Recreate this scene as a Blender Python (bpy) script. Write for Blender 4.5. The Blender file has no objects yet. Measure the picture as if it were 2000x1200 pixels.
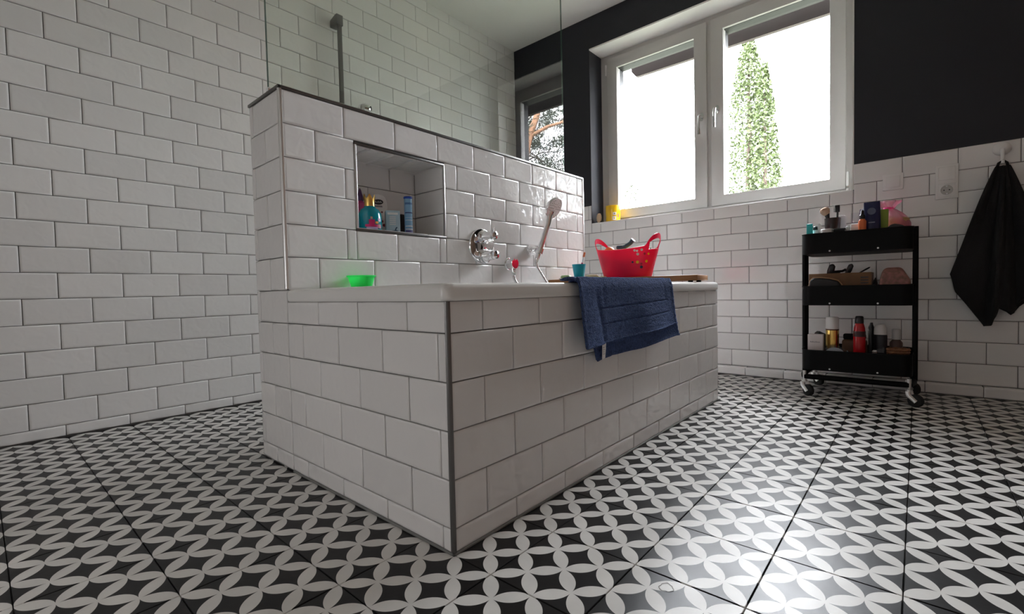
import bpy, bmesh, math, random
from mathutils import Vector, Matrix, noise
random.seed(7)
PI = math.pi
S = bpy.context.scene
C = S.collection

# ------------------------------------------------------------------ camera, world, light, exposure
cam_d = bpy.data.cameras.new('camera'); cam = bpy.data.objects.new('camera', cam_d); C.objects.link(cam)
cam_d.sensor_fit = 'HORIZONTAL'; cam_d.sensor_width = 36.0; cam_d.lens = 913.34 * 36 / 2000
cam_d.clip_start = 0.02; cam_d.clip_end = 200
CAM = Vector((-0.6291, -0.7212, 0.547))
yaw, pit, roll = 0.71541, -0.03503, -0.02305
fw = Vector((math.cos(yaw)*math.cos(pit), math.sin(yaw)*math.cos(pit), math.sin(pit)))
rt = fw.cross(Vector((0, 0, 1))).normalized(); up = rt.cross(fw)
rt2 = math.cos(roll)*rt + math.sin(roll)*up; up2 = -math.sin(roll)*rt + math.cos(roll)*up
mw = Matrix((rt2, up2, -fw)).transposed().to_4x4(); mw.translation = CAM
cam.matrix_world = mw
S.camera = cam

world = bpy.data.worlds.new('overcast_sky'); S.world = world; world.use_nodes = True
wn = world.node_tree; wn.nodes.clear()
wo = wn.nodes.new('ShaderNodeOutputWorld'); wb = wn.nodes.new('ShaderNodeBackground')
wb.inputs[0].default_value = (0.96, 0.98, 1.0, 1); wb.inputs[1].default_value = 30.0
# standard overcast sky: zenith three times as bright as the horizon
wt = wn.nodes.new('ShaderNodeTexCoord'); wx = wn.nodes.new('ShaderNodeSeparateXYZ'); wr = wn.nodes.new('ShaderNodeMapRange'); wv = wn.nodes.new('ShaderNodeVectorMath')
wr.inputs['From Min'].default_value = 0.0; wr.inputs['From Max'].default_value = 1.0; wr.inputs['To Min'].default_value = 1/3; wr.inputs['To Max'].default_value = 1.0
wv.operation = 'SCALE'; wv.inputs[0].default_value = (0.96, 1.0, 1.05)
wn.links.new(wt.outputs['Generated'], wx.inputs[0]); wn.links.new(wx.outputs[2], wr.inputs[0]); wn.links.new(wr.outputs[0], wv.inputs['Scale']); wn.links.new(wv.outputs[0], wb.inputs[0])
wn.links.new(wb.outputs[0], wo.inputs[0])

def portal(name, loc, rot, sx, sy):
    d = bpy.data.lights.new(name, 'AREA'); d.shape = 'RECTANGLE'; d.size = sx; d.size_y = sy
    d.cycles.is_portal = True
    o = bpy.data.objects.new(name, d); C.objects.link(o); o.location = loc; o.rotation_euler = rot
    return o
portal('window_portal', (2.74, 0.34, 1.68), (0, PI/2, 0), 1.3, 1.62)
portal('window_portal', (-1.46, 0.425, 0.55), (0, -PI/2, 0), 0.7, 0.65)  # belongs to the added fill window behind the camera

S.view_settings.view_transform = 'Standard'; S.view_settings.look = 'None'
S.view_settings.gamma = 1.0; S.view_settings.use_curve_mapping = False
S.view_settings.exposure = 1.27
S.cycles.use_denoising = True
S.cycles.max_bounces = 14; S.cycles.diffuse_bounces = 8; S.cycles.glossy_bounces = 6
S.cycles.transparent_max_bounces = 16; S.cycles.transmission_bounces = 6
S.cycles.sample_clamp_indirect = 8.0
S.cycles.caustics_refractive = False

# ------------------------------------------------------------------ materials
def mat(name, col=(0.8, 0.8, 0.8), rough=0.5, metal=0.0, bump=0.0, bscale=30.0, var=0.0, spec=0.5, vscale=None, trans=0.0, emit=None, bdist=0.002, sheen=0.0, alpha=1.0):
    m = bpy.data.materials.new(name); m.use_nodes = True
    nt = m.node_tree; b = nt.nodes['Principled BSDF']
    b.inputs['Base Color'].default_value = (*col, 1); b.inputs['Roughness'].default_value = rough
    b.inputs['Metallic'].default_value = metal; b.inputs['Specular IOR Level'].default_value = spec
    if sheen: b.inputs['Sheen Weight'].default_value = sheen
    if trans: b.inputs['Transmission Weight'].default_value = trans
    if alpha < 1: b.inputs['Alpha'].default_value = alpha
    if bump or var:
        tc = nt.nodes.new('ShaderNodeTexCoord'); oi = nt.nodes.new('ShaderNodeObjectInfo')
        vm = nt.nodes.new('ShaderNodeVectorMath'); vm.operation = 'MULTIPLY_ADD'
        vm.inputs[1].default_value = (1, 1, 1)
        cmb = nt.nodes.new('ShaderNodeCombineXYZ'); mul = nt.nodes.new('ShaderNodeMath'); mul.operation = 'MULTIPLY'; mul.inputs[1].default_value = 37.0
        nt.links.new(oi.outputs['Random'], mul.inputs[0])
        for i in range(3): nt.links.new(mul.outputs[0], cmb.inputs[i])
        nt.links.new(tc.outputs['Object'], vm.inputs[0]); nt.links.new(cmb.outputs[0], vm.inputs[2])
        if bump:
            nz = nt.nodes.new('ShaderNodeTexNoise'); nz.inputs['Scale'].default_value = bscale; nz.inputs['Detail'].default_value = 3
            bp = nt.nodes.new('ShaderNodeBump'); bp.inputs['Strength'].default_value = bump; bp.inputs['Distance'].default_value = bdist
            nt.links.new(vm.outputs[0], nz.inputs['Vector']); nt.links.new(nz.outputs['Fac'], bp.inputs['Height']); nt.links.new(bp.outputs[0], b.inputs['Normal'])
        if var:
            n2 = nt.nodes.new('ShaderNodeTexNoise'); n2.inputs['Scale'].default_value = vscale or 6.0; n2.inputs['Detail'].default_value = 4
            nt.links.new(vm.outputs[0], n2.inputs['Vector'])
            mx = nt.nodes.new('ShaderNodeMixRGB'); mx.inputs[1].default_value = (*[c*(1-var) for c in col], 1); mx.inputs[2].default_value = (*[min(1, c*(1+var)) for c in col], 1)
            nt.links.new(n2.outputs['Fac'], mx.inputs[0]); nt.links.new(mx.outputs[0], b.inputs['Base Color'])
    return m

def tile_mat(name, col, rough, bump, scale, var=0.05):
    m = mat(name, col, rough, bump=bump, bscale=scale, bdist=0.004)
    nt = m.node_tree; b = nt.nodes['Principled BSDF']; b.inputs['Specular IOR Level'].default_value = 0.5
    for n_ in nt.nodes:
        if n_.type == 'TEX_NOISE': n_.inputs['Detail'].default_value = 1.2; n_.inputs['Distortion'].default_value = 0.6
    oi = nt.nodes.new('ShaderNodeObjectInfo'); hv = nt.nodes.new('ShaderNodeHueSaturation'); hv.inputs['Color'].default_value = (*col, 1)
    mr = nt.nodes.new('ShaderNodeMapRange'); mr.inputs['To Min'].default_value = 1-var; mr.inputs['To Max'].default_value = 1+var
    nt.links.new(oi.outputs['Random'], mr.inputs['Value']); nt.links.new(mr.outputs[0], hv.inputs['Value']); nt.links.new(hv.outputs[0], b.inputs['Base Color'])
    return m

def glass_mat(name, tint, ior=1.5, gain=2.0, rough=0.0):
    m = bpy.data.materials.new(name); m.use_nodes = True; nt = m.node_tree; nt.nodes.clear()
    o = nt.nodes.new('ShaderNodeOutputMaterial'); mx = nt.nodes.new('ShaderNodeMixShader')
    tr = nt.nodes.new('ShaderNodeBsdfTransparent'); tr.inputs[0].default_value = (*tint, 1)
    gl = nt.nodes.new('ShaderNodeBsdfGlossy'); gl.inputs['Roughness'].default_value = rough
    fr = nt.nodes.new('ShaderNodeFresnel'); fr.inputs[0].default_value = ior
    ge = nt.nodes.new('ShaderNodeNewGeometry'); inv = nt.nodes.new('ShaderNodeMath'); inv.operation = 'SUBTRACT'; inv.inputs[0].default_value = 1.0
    mu = nt.nodes.new('ShaderNodeMath'); mu.operation = 'MULTIPLY'; g2 = nt.nodes.new('ShaderNodeMath'); g2.operation = 'MULTIPLY'; g2.inputs[1].default_value = gain; g2.use_clamp = True
    nt.links.new(ge.outputs['Backfacing'], inv.inputs[1]); nt.links.new(fr.outputs[0], g2.inputs[0])
    nt.links.new(g2.outputs[0], mu.inputs[0]); nt.links.new(inv.outputs[0], mu.inputs[1])
    nt.links.new(mu.outputs[0], mx.inputs[0]); nt.links.new(tr.outputs[0], mx.inputs[1]); nt.links.new(gl.outputs[0], mx.inputs[2]); nt.links.new(mx.outputs[0], o.inputs[0])
    return m

def floor_mat():
    m = bpy.data.materials.new('patterned_cement_tile'); m.use_nodes = True; nt = m.node_tree; b = nt.nodes['Principled BSDF']
    N = nt.nodes.new; L = nt.links.new
    tc = N('ShaderNodeTexCoord'); sp = N('ShaderNodeSeparateXYZ'); L(tc.outputs['Object'], sp.inputs[0])
    def M(op, a, bb=None):
        n = N('ShaderNodeMath'); n.operation = op
        for i, v in enumerate((a, bb)):
            if v is None: continue
            if isinstance(v, (int, float)): n.inputs[i].default_value = v
            else: L(v, n.inputs[i])
        return n.outputs[0]
    px = M('ADD', M('MULTIPLY', sp.outputs[0], 1/0.2025), 0.5); py = M('ADD', M('MULTIPLY', sp.outputs[1], 1/0.2025), 0.5)
    a = M('MULTIPLY', M('ADD', px, py), 2.0); c = M('MULTIPLY', M('SUBTRACT', px, py), 2.0)
    u = M('ABSOLUTE', M('SUBTRACT', M('FRACT', M('ADD', a, 40.0)), 0.5)); v = M('ABSOLUTE', M('SUBTRACT', M('FRACT', M('ADD', c, 40.0)), 0.5))
    mxx = M('MAXIMUM', u, v); mn = M('MINIMUM', u, v)
    d = M('ADD', M('POWER', M('SUBTRACT', 1.0, mxx), 2.0), M('POWER', mn, 2.0))
    lens = M('LESS_THAN', d, 0.503)
    ge = N('ShaderNodeNewGeometry')
    n1 = N('ShaderNodeTexNoise'); n1.inputs['Scale'].default_value = 9; n1.inputs['Detail'].default_value = 6; L(ge.outputs['Position'], n1.inputs['Vector'])
    mr = N('ShaderNodeMapRange'); mr.inputs['From Min'].default_value = 0.3; mr.inputs['From Max'].default_value = 0.75; mr.inputs['To Min'].default_value = 0.88; mr.inputs['To Max'].default_value = 1.1; L(n1.outputs['Fac'], mr.inputs[0])
    mix = N('ShaderNodeMixRGB'); mix.inputs[1].default_value = (0.010, 0.0095, 0.0095, 1); mix.inputs[2].default_value = (0.70, 0.685, 0.655, 1); L(lens, mix.inputs[0])
    m2 = N('ShaderNodeMixRGB'); m2.blend_type = 'MULTIPLY'; m2.inputs[0].default_value = 1.0; L(mix.outputs[0], m2.inputs[1]); L(mr.outputs[0], m2.inputs[2])
    L(m2.outputs[0], b.inputs['Base Color'])
    # dull smears where feet and water have dried
    n2 = N('ShaderNodeTexNoise'); n2.inputs['Scale'].default_value = 14; n2.inputs['Detail'].default_value = 8; L(ge.outputs['Position'], n2.inputs['Vector'])
    r = N('ShaderNodeMapRange'); r.inputs['To Min'].default_value = 0.27; r.inputs['To Max'].default_value = 0.40; L(n2.outputs['Fac'], r.inputs[0]); L(r.outputs[0], b.inputs['Roughness'])
    b.inputs['Specular IOR Level'].default_value = 0.25
    bp = N('ShaderNodeBump'); bp.inputs['Strength'].default_value = 0.12; bp.inputs['Distance'].default_value = 0.0015; n3 = N('ShaderNodeTexNoise'); n3.inputs['Scale'].default_value = 60; L(ge.outputs['Position'], n3.inputs['Vector']); L(n3.outputs['Fac'], bp.inputs['Height']); L(bp.outputs[0], b.inputs['Normal'])
    return m

TILE = tile_mat('white_glazed_tile', (0.80, 0.785, 0.775), 0.03, 0.28, 26.0)
GROUT = mat('grey_grout', (0.16, 0.155, 0.15), 0.9, bump=0.2, bscale=200)
GROUTF = mat('dark_floor_grout', (0.03, 0.029, 0.028), 0.7)
FLOOR = floor_mat()
PAINT = mat('dark_navy_paint', (0.012, 0.0125, 0.019), 0.55, bump=0.15, bscale=250, bdist=0.0006)
WHITEP = mat('white_wall_paint', (0.80, 0.79, 0.76), 0.75, bump=0.1, bscale=200, bdist=0.0006)
CEIL = mat('ceiling_white_paint', (0.82, 0.81, 0.78), 0.8)
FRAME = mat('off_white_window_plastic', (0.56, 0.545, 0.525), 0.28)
GREYPL = mat('anthracite_outer_frame', (0.008, 0.0075, 0.010), 0.5)
STEEL = mat('polished_steel_trim', (0.80, 0.79, 0.78), 0.34, 1.0)
BSTEEL = mat('grey_steel_and_dark_reflection', (0.17, 0.165, 0.16), 0.35, 1.0)  # grey steel of rail and bath corner; on partition trims a painted dark reflection
CHROME = mat('chrome', (0.92, 0.92, 0.93), 0.045, 1.0)
SILIC = mat('grey_silicone', (0.20, 0.20, 0.19), 0.5)
ACRYL = mat('white_bath_enamel', (0.80, 0.79, 0.77), 0.12)
PANE = glass_mat('window_glass', (0.98, 0.978, 0.98), 1.5, 2.0)
TPANE = glass_mat('fill_window_glass', (.32, .31, .305), 1.5, 2.0)  # pane of the added fill window, tinted to set how much it brightens
SCREEN = glass_mat('shower_glass', (0.945, 0.975, 0.945), 1.5, 1.9)
EDGE = mat('green_glass_edge', (0.10, 0.16, 0.13), 0.1)
BLACKM = mat('black_powder_coat', (0.003, 0.003, 0.003), 0.55, spec=0.15)
RUBBER = mat('black_rubber', (0.008, 0.008, 0.008), 0.6)
WOOD = mat('bamboo', (0.33, 0.145, 0.048), 0.45, var=0.25, vscale=18)
BAMB2 = mat('light_bamboo', (0.45, 0.24, 0.10), 0.5, var=0.2, vscale=20)
DKPL = mat('black_plastic', (0.008, 0.008, 0.009), 0.3)
WHPL = mat('white_plastic', (0.80, 0.79, 0.78), 0.35)
WHITEB = mat('white_cardboard', (0.75, 0.74, 0.74), 0.6)
def translucent(m, col, f):
    nt = m.node_tree; b = nt.nodes['Principled BSDF']; o = [n for n in nt.nodes if n.type == 'OUTPUT_MATERIAL'][0]
    t = nt.nodes.new('ShaderNodeBsdfTranslucent'); t.inputs[0].default_value = (*col, 1); x = nt.nodes.new('ShaderNodeMixShader'); x.inputs[0].default_value = f
    nt.links.new(b.outputs[0], x.inputs[1]); nt.links.new(t.outputs[0], x.inputs[2]); nt.links.new(x.outputs[0], o.inputs[0]); return m
RED = translucent(mat('pink_red_basket_plastic', (0.74, 0.007, 0.085), 0.38), (1.0, 0.015, 0.15), 0.28)
TEALC = mat('turquoise_plastic', (0.0, 0.36, 0.52), 0.3)
YEL = mat('yellow_glaze', (0.80, 0.47, 0.01), 0.2)
GOLD = mat('gold_metal', (0.85, 0.55, 0.16), 0.22, 1.0)
GREENC = mat('bright_green_plastic', (0.10, 0.80, 0.27), 0.35)
NAVYP = mat('navy_plastic', (0.008, 0.012, 0.070), 0.3)

# ------------------------------------------------------------------ mesh helpers
class MB:
    def __init__(s): s.v = []; s.f = []; s.sm = []
    def add(s, vs, fs, smooth=False):
        o = len(s.v); s.v += [tuple(v) for v in vs]; s.f += [tuple(i+o for i in f) for f in fs]; s.sm += [smooth]*len(fs); return s
    def box(s, x0, x1, y0, y1, z0, z1):
        v = [(x, y, z) for x in (x0, x1) for y in (y0, y1) for z in (z0, z1)]
        return s.add(v, [(0,1,3,2), (4,6,7,5), (0,4,5,1), (2,3,7,6), (0,2,6,4), (1,5,7,3)])
    def xbox(s, mtx, x0, x1, y0, y1, z0, z1):
        v = [mtx @ Vector((x, y, z)) for x in (x0, x1) for y in (y0, y1) for z in (z0, z1)]
        return s.add(v, [(0,1,3,2), (4,6,7,5), (0,4,5,1), (2,3,7,6), (0,2,6,4), (1,5,7,3)])
    def loft(s, rings, cap0=True, cap1=True, smooth=True, closed=False):
        n = len(rings[0]); vs = [p for r in rings for p in r]; fs = []
        m = len(rings)
        for i in range(m if closed else m-1):
            a = i*n; b = ((i+1) % m)*n
            for j in range(n):
                k = (j+1) % n; fs.append((a+j, a+k, b+k, b+j))
        if not closed:
            if cap0: fs.append(tuple(range(n-1, -1, -1)))
            if cap1: fs.append(tuple((m-1)*n + j for j in range(n)))
        return s.add(vs, fs, smooth)
    def lathe(s, prof, n=24, c=(0, 0, 0), M=None, cap0=True, cap1=True, sx=1, sy=1):
        R = []
        for r, z in prof:
            ring = []
            for j in range(n):
                p = Vector((sx*r*math.cos(2*PI*j/n), sy*r*math.sin(2*PI*j/n), z))
                if M is not None: p = M @ p
                ring.append(p + Vector(c))
            R.append(ring)
        return s.loft(R, cap0, cap1)
    def tube(s, pts, r, n=10, cap=True, flat=1.0):
        pts = [Vector(p) for p in pts]; R = []; prev = None
        for i, p in enumerate(pts):
            t = (pts[min(i+1, len(pts)-1)] - pts[max(i-1, 0)]).normalized()
            if prev is None:
                a = Vector((0, 0, 1)) if abs(t.z) < 0.9 else Vector((1, 0, 0))
                x = t.cross(a).normalized()
            else:
                x = (prev - t*prev.dot(t)).normalized()
            prev = x; y = t.cross(x)
            rr = r[i] if isinstance(r, (list, tuple)) else r
            R.append([p + rr*(math.cos(2*PI*j/n)*x + flat*math.sin(2*PI*j/n)*y) for j in range(n)])
        return s.loft(R, cap, cap)
    def prism(s, poly, a0, a1, fn):
        v = [fn(p[0], p[1], a0) for p in poly] + [fn(p[0], p[1], a1) for p in poly]; n = len(poly)
        fs = [tuple(range(n-1, -1, -1)), tuple(range(n, 2*n))] + [(i, (i+1) % n, n+(i+1) % n, n+i) for i in range(n)]
        return s.add(v, fs)
    def grid(s, fn, nu, nv, cu=False, smooth=True):
        vs = [fn(i/(nu if cu else nu-1), j/(nv-1)) for j in range(nv) for i in range(nu)]; fs = []
        for j in range(nv-1):
            for i in range(nu if cu else nu-1):
                k = (i+1) % nu; fs.append((j*nu+i, j*nu+k, (j+1)*nu+k, (j+1)*nu+i))
        return s.add(vs, fs, smooth)
    def mesh(s, name, bevel=0.0, seg=2, angle=35, solid=0.0):
        me = bpy.data.meshes.new(name); me.from_pydata(s.v, [], s.f); me.update()
        bm = bmesh.new(); bm.from_mesh(me)
        for f, sm in zip(bm.faces, s.sm): f.smooth = sm
        bmesh.ops.recalc_face_normals(bm, faces=bm.faces)
        if solid: bmesh.ops.solidify(bm, geom=list(bm.faces), thickness=solid)
        if bevel:
            es = [e for e in bm.edges if len(e.link_faces) == 2 and e.calc_face_angle(0) > 0.6]
            bmesh.ops.bevel(bm, geom=es, offset=bevel, segments=seg, affect='EDGES', profile=0.5, clamp_overlap=True)
            for f in bm.faces: f.smooth = True
        bm.to_mesh(me); bm.free()
        me.set_sharp_from_angle(angle=math.radians(angle))
        return me

def link(name, me, m, parent=None, label=None):
    o = bpy.data.objects.new(name, me); C.objects.link(o)
    if m is not None:
        if not me.materials: me.materials.append(m)
    if parent is not None: o.parent = parent
    if label: o['label'] = label
    return o
def part(name, mb, m, parent, label=None, bevel=0.0, angle=35, seg=2, solid=0.0):
    """a part whose mesh is written in world coordinates; its thing has an unrotated Empty or mesh at its base"""
    off = Vector((0, 0, 0)); p = parent
    while p is not None: off += Vector(p.location); p = p.parent
    me = mb.mesh(name, bevel, seg, angle, solid)
    if off.length: me.transform(Matrix.Translation(-off))
    return link(name, me, m, parent, label)
def thing(name, label, cat, loc, group=None):
    o = bpy.data.objects.new(name, None); C.objects.link(o); o.location = loc; o.empty_display_size = 0.02
    o['label'] = label; o['category'] = cat
    if group: o['group'] = group
    return o
def single(name, mb, m, label, cat, loc, group=None, **k):
    me = mb.mesh(name, **k); me.transform(Matrix.Translation(-Vector(loc)))
    o = link(name, me, m); o.location = loc; o['label'] = label; o['category'] = cat
    if group: o['group'] = group
    return o
def struct(name, mb=None, m=None, loc=(0, 0, 0), **k):
    if mb is None:
        o = bpy.data.objects.new(name, None); C.objects.link(o); o.location = loc; o.empty_display_size = 0.05
    else:
        o = link(name, mb.mesh(name, **k), m)
    o['kind'] = 'structure'; return o
def rrect(x0, x1, y0, y1, r, z, n=5):
    pts = []
    for cx, cy, a in ((x1-r, y1-r, 0), (x0+r, y1-r, PI/2), (x0+r, y0+r, PI), (x1-r, y0+r, 3*PI/2)):
        for i in range(n+1):
            t = a + PI/2*i/n; pts.append(Vector((cx + r*math.cos(t), cy + r*math.sin(t), z)))
    return pts
def align(zdir):
    return Vector((0, 0, 1)).rotation_difference(Vector(zdir).normalized()).to_matrix()

# ------------------------------------------------------------------ projection, only to rank which pieces show largest
def pix(p):
    d = Vector(p) - CAM; z = d.dot(fw)
    if z < 0.05: return None
    return (1000 + 913.34*d.dot(rt2)/z, 600 - 913.34*d.dot(up2)/z)
def seen_area(pts):
    q = [pix(p) for p in pts]
    if any(a is None for a in q):
        return 0.0
    xs = [a[0] for a in q]; ys = [a[1] for a in q]
    if max(xs) < -20 or min(xs) > 2020 or max(ys) < -20 or min(ys) > 1220: return 0.0
    return abs(sum(q[i][0]*q[(i+1) % 4][1]-q[(i+1) % 4][0]*q[i][1] for i in range(4)))/2

# ------------------------------------------------------------------ tiles
_tc = {}
TH = 0.008
def tile_geo(w, h):
    i1, i2 = min(0.007, w*0.2, h*0.2), min(0.0022, w*0.06, h*0.06)
    rings = [(0, -TH), (0, -0.0022), (i2, -0.0005), (i1, 0)]
    v = []
    for i, z in rings:
        a, b = w/2-i, h/2-i
        v += [(-a, -b, z), (a, -b, z), (a, b, z), (-a, b, z)]
    f = [(12, 13, 14, 15)]; sm = [False]
    for r in range(3):
        for j in range(4):
            k = (j+1) % 4; f.append((r*4+j, r*4+k, r*4+4+k, r*4+4+j)); sm.append(r > 0)
    return v, f, sm
def tile_mesh(w, h, m):
    key = (round(w, 4), round(h, 4), m.name)
    if key not in _tc:
        v, f, sm = tile_geo(w, h)
        me = bpy.data.meshes.new('tile'); me.from_pydata(v, [], f)
        for p, s_ in zip(me.polygons, sm): p.use_smooth = s_
        me.update(); me.materials.append(m); _tc[key] = me
    return _tc[key]

JT = 0.0024
def field(parent, O, U, V, rects, m=TILE, limit=300, tilt=0.0022, joint=JT):
    """rects in (u0,u1,v0,v1) pitch cells; the tile is the cell less half a joint all round"""
    O = Vector(O); U = Vector(U); V = Vector(V); N = U.cross(V)
    base = Matrix((U, V, N)).transposed()
    items = []
    for (u0, u1, v0, v1) in rects:
        w, h = u1-u0-joint, v1-v0-joint
        if w < 0.004 or h < 0.004: continue
        c = O + U*(u0+u1)/2 + V*(v0+v1)/2
        pts = [c + U*a*w/2 + V*b*h/2 for a, b in ((-1, -1), (1, -1), (1, 1), (-1, 1))]
        items.append((seen_area(pts), c, w, h))
    items.sort(key=lambda t: -t[0])
    ploc = Vector((0, 0, 0)); p = parent
    while p is not None: ploc += p.location; p = p.parent
    rest = MB(); k = 0
    for a, c, w, h in items:
        rot = (Matrix.Rotation(random.gauss(0, tilt), 3, 'X') @ Matrix.Rotation(random.gauss(0, tilt*0.6), 3, 'Y'))
        R = base @ rot; cc = c + N*random.uniform(-0.0003, 0.0003)
        if k < limit and a > 60:
            o = bpy.data.objects.new('tile', tile_mesh(w, h, m)); C.objects.link(o); o.parent = parent
            o.matrix_local = Matrix.Translation(cc-ploc) @ R.to_4x4(); k += 1
        else:
            v, f, sm = tile_geo(w, h)
            o0 = len(rest.v); rest.v += [tuple(cc-ploc + R @ Vector(q)) for q in v]; rest.f += [tuple(i+o0 for i in ff) for ff in f]; rest.sm += sm
    if rest.f:
        o = link('tile_field', rest.mesh('tile_field'), m, parent); o['kind'] = 'stuff'
    return k
def rows(vlines, U0, U1, pitch, offA, offB, first='A', holes=()):
    out = []
    for i in range(len(vlines)-1):
        v0, v1 = vlines[i], vlines[i+1]
        off = offA if (i % 2 == 0) == (first == 'A') else offB
        n0 = math.floor((U0-off)/pitch); cuts = [U0]
        k = n0
        while off + k*pitch < U1-0.003:
            c = off + k*pitch
            if c > U0+0.003: cuts.append(c)
            k += 1
        cuts.append(U1)
        for a, b in zip(cuts[:-1], cuts[1:]):
            segs = [(a, b, v0, v1)]
            for (h0, h1, g0, g1) in holes:
                ns = []
                for (a_, b_, c_, d_) in segs:
                    if b_ <= h0 or a_ >= h1 or d_ <= g0+1e-4 or c_ >= g1-1e-4: ns.append((a_, b_, c_, d_)); continue
                    if a_ < h0: ns.append((a_, h0, c_, d_))
                    if b_ > h1: ns.append((h1, b_, c_, d_))
                    m0, m1 = max(a_, h0), min(b_, h1)
                    if c_ < g0: ns.append((m0, m1, c_, g0))
                    if d_ > g1: ns.append((m0, m1, g1, d_))
                segs = ns
            out += segs
    return out
P, PH = 0.102, 0.203
XW, YL, H = 2.4548, 1.8688, 2.567
XF, YR = -1.3, -2.0          # walls behind the camera
BY0, BY1, BZ0, BZ1 = 0.10, 0.75, 0.20, 0.90   # added fill window, unseen behind the camera, lighting the bath end

# ================================================================== room shell
# floor
fl = struct('floor', MB().box(XF-.1, XW+.3, YR-.1, YL+.1, -0.12, -0.006), GROUTF)
FX, FY = 0.2030, 0.2012
fr = []
for i in range(-14, 13):
    for j in range(-12, 11):
        x0, y0 = 0.004 + i*FX, -0.302 + j*FY
        x1, y1 = min(x0+FX, XW), min(y0+FY, YL)
        x0, y0 = max(x0, XF), max(y0, YR)
        if x1-x0 < 0.01 or y1-y0 < 0.01: continue
        if x0 > 0.21 and x1 < 1.5 and y0 > 0.2 and y1 < 0.75: continue   # under the bath
        fr.append((x0, x1, y0, y1))
# whole tiles keep their print centred; cut ones at the walls are clipped
items = sorted(fr, key=lambda t: -seen_area([(t[0], t[2], 0), (t[1], t[2], 0), (t[1], t[3], 0), (t[0], t[3], 0)]))
def floor_tile_geo(x0, x1, y0, y1, cx, cy):
    g = 0.0009; b = 0.0009
    v = []
    for i, z in ((0, -0.007), (0, -0.0008), (b, 0.0)):
        v += [(x0+g+i-cx, y0+g+i-cy, z), (x1-g-i-cx, y0+g+i-cy, z), (x1-g-i-cx, y1-g-i-cy, z), (x0+g+i-cx, y1-g-i-cy, z)]
    f = [(8, 9, 10, 11)] + [(r*4+j, r*4+(j+1) % 4, r*4+4+(j+1) % 4, r*4+4+j) for r in range(2) for j in range(4)]
    return v, f
_fc = {}
rest = MB(); nf = 0
for (x0, x1, y0, y1) in items:
    i = round((((x0+x1)/2) - 0.004 - FX/2)/FX); j = round((((y0+y1)/2) + 0.302 - FY/2)/FY)
    if x1 - x0 < FX-1e-4: i = math.floor((x0-0.004)/FX + 1e-6) if x0 > 0 else math.floor((x1-0.004)/FX - 1e-6)
    if y1 - y0 < FY-1e-4: j = math.floor((y0+0.302)/FY + 1e-6) if y0 > 0 else math.floor((y1+0.302)/FY - 1e-6)
    cx, cy = 0.004 + (i+.5)*FX, -0.302 + (j+.5)*FY
    a = seen_area([(x0, y0, 0), (x1, y0, 0), (x1, y1, 0), (x0, y1, 0)])
    v, f = floor_tile_geo(x0, x1, y0, y1, cx, cy)
    if nf < 299:
        key = tuple(round(c, 4) for c in (x0-cx, x1-cx, y0-cy, y1-cy))
        if key not in _fc:
            me = bpy.data.meshes.new('tile'); me.from_pydata(v, [], f); me.update(); me.materials.append(FLOOR); _fc[key] = me
        o = bpy.data.objects.new('tile', _fc[key]); C.objects.link(o); o.parent = fl
        o.location = (cx, cy, random.uniform(-0.0003, 0.0003)); o.rotation_euler = (random.gauss(0, .0009), random.gauss(0, .0009), 0); nf += 1
    else:
        rest.add([(q[0]+cx, q[1]+cy, q[2]) for q in v], f)
if rest.f:
    ox, oy = 0.004 + 9.5*FX, -0.302 - 3.5*FY       # a tile centre, so that the print stays in register
    me = rest.mesh('tile_field'); me.transform(Matrix.Translation((-ox, -oy, 0)))
    o = link('tile_field', me, FLOOR, fl); o.location = (ox, oy, 0); o['kind'] = 'stuff'

b = MB(); sr = []
for k in range(30):
    a = 2*PI*k/30; r = 1 + .10*math.sin(3*a+.5) + .07*math.sin(7*a)
    sr.append((math.cos(a)*r, math.sin(a)*r))
STX, STY = 0.176, -0.378
b.loft([[Vector((STX + .0130*f*p[0], STY + .0125*f*p[1], z)) for p in sr] for f, z in ((.93, .0003), (.93, .0006), (1, .0006), (1, .0003))], closed=True, smooth=False)
part('water_stain', b, mat('dried_water_edge', (.22, .21, .20), .6), fl, 'dried water ring')
ceiling = struct('ceiling', MB().box(XF-.1, XW+.3, YR-.1, YL+.1, H, H+.15), CEIL)

# left wall: the long tiled wall
wl = struct('wall_left', MB().box(XF-.1, XW+.3, YL+0.0065, YL+0.15, -0.1, H+.1), GROUT)
lines = [0.004] + [0.0473 + P*i for i in range(25)]; lines = [z for z in lines if z < H-0.01] + [H]
# seen from inside looking +Y: u = +X
R_ = rows(lines, XF, XW, PH, -0.405, -0.5078)
field(wl, (0, YL, 0), (1, 0, 0), (0, 0, 1), R_)
# right wall and the wall behind the camera
struct('wall_right', MB().box(XF-.1, XW+.3, YR-.15, YR, -0.1, H+.1), mat('warm_grey_paint', (.40, .27, .21), .7))
b = MB(); b.box(XF-.15, XF, YR-.1, BY0, -.1, H+.1).box(XF-.15, XF, BY1, YL+.1, -.1, H+.1).box(XF-.15, XF, BY0, BY1, -.1, BZ0).box(XF-.15, XF, BY0, BY1, BZ1, H+.1)
struct('wall_front', b, mat('pale_grey_paint', (.50, .47, .44), .75))
w2 = struct('added_fill_window', loc=(XF-.1, (BY0+BY1)/2, (BZ0+BZ1)/2))  # added out of view to brighten the near end of the bath
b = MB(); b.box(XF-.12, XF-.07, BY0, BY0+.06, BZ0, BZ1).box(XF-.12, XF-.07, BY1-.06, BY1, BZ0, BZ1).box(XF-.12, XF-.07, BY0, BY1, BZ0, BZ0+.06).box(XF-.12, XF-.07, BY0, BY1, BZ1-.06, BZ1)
part('frame', b, FRAME, w2); part('pane', MB().box(XF-.098, XF-.094, BY0+.05, BY1-.05, BZ0+.05, BZ1-.05), TPANE, w2)

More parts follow.
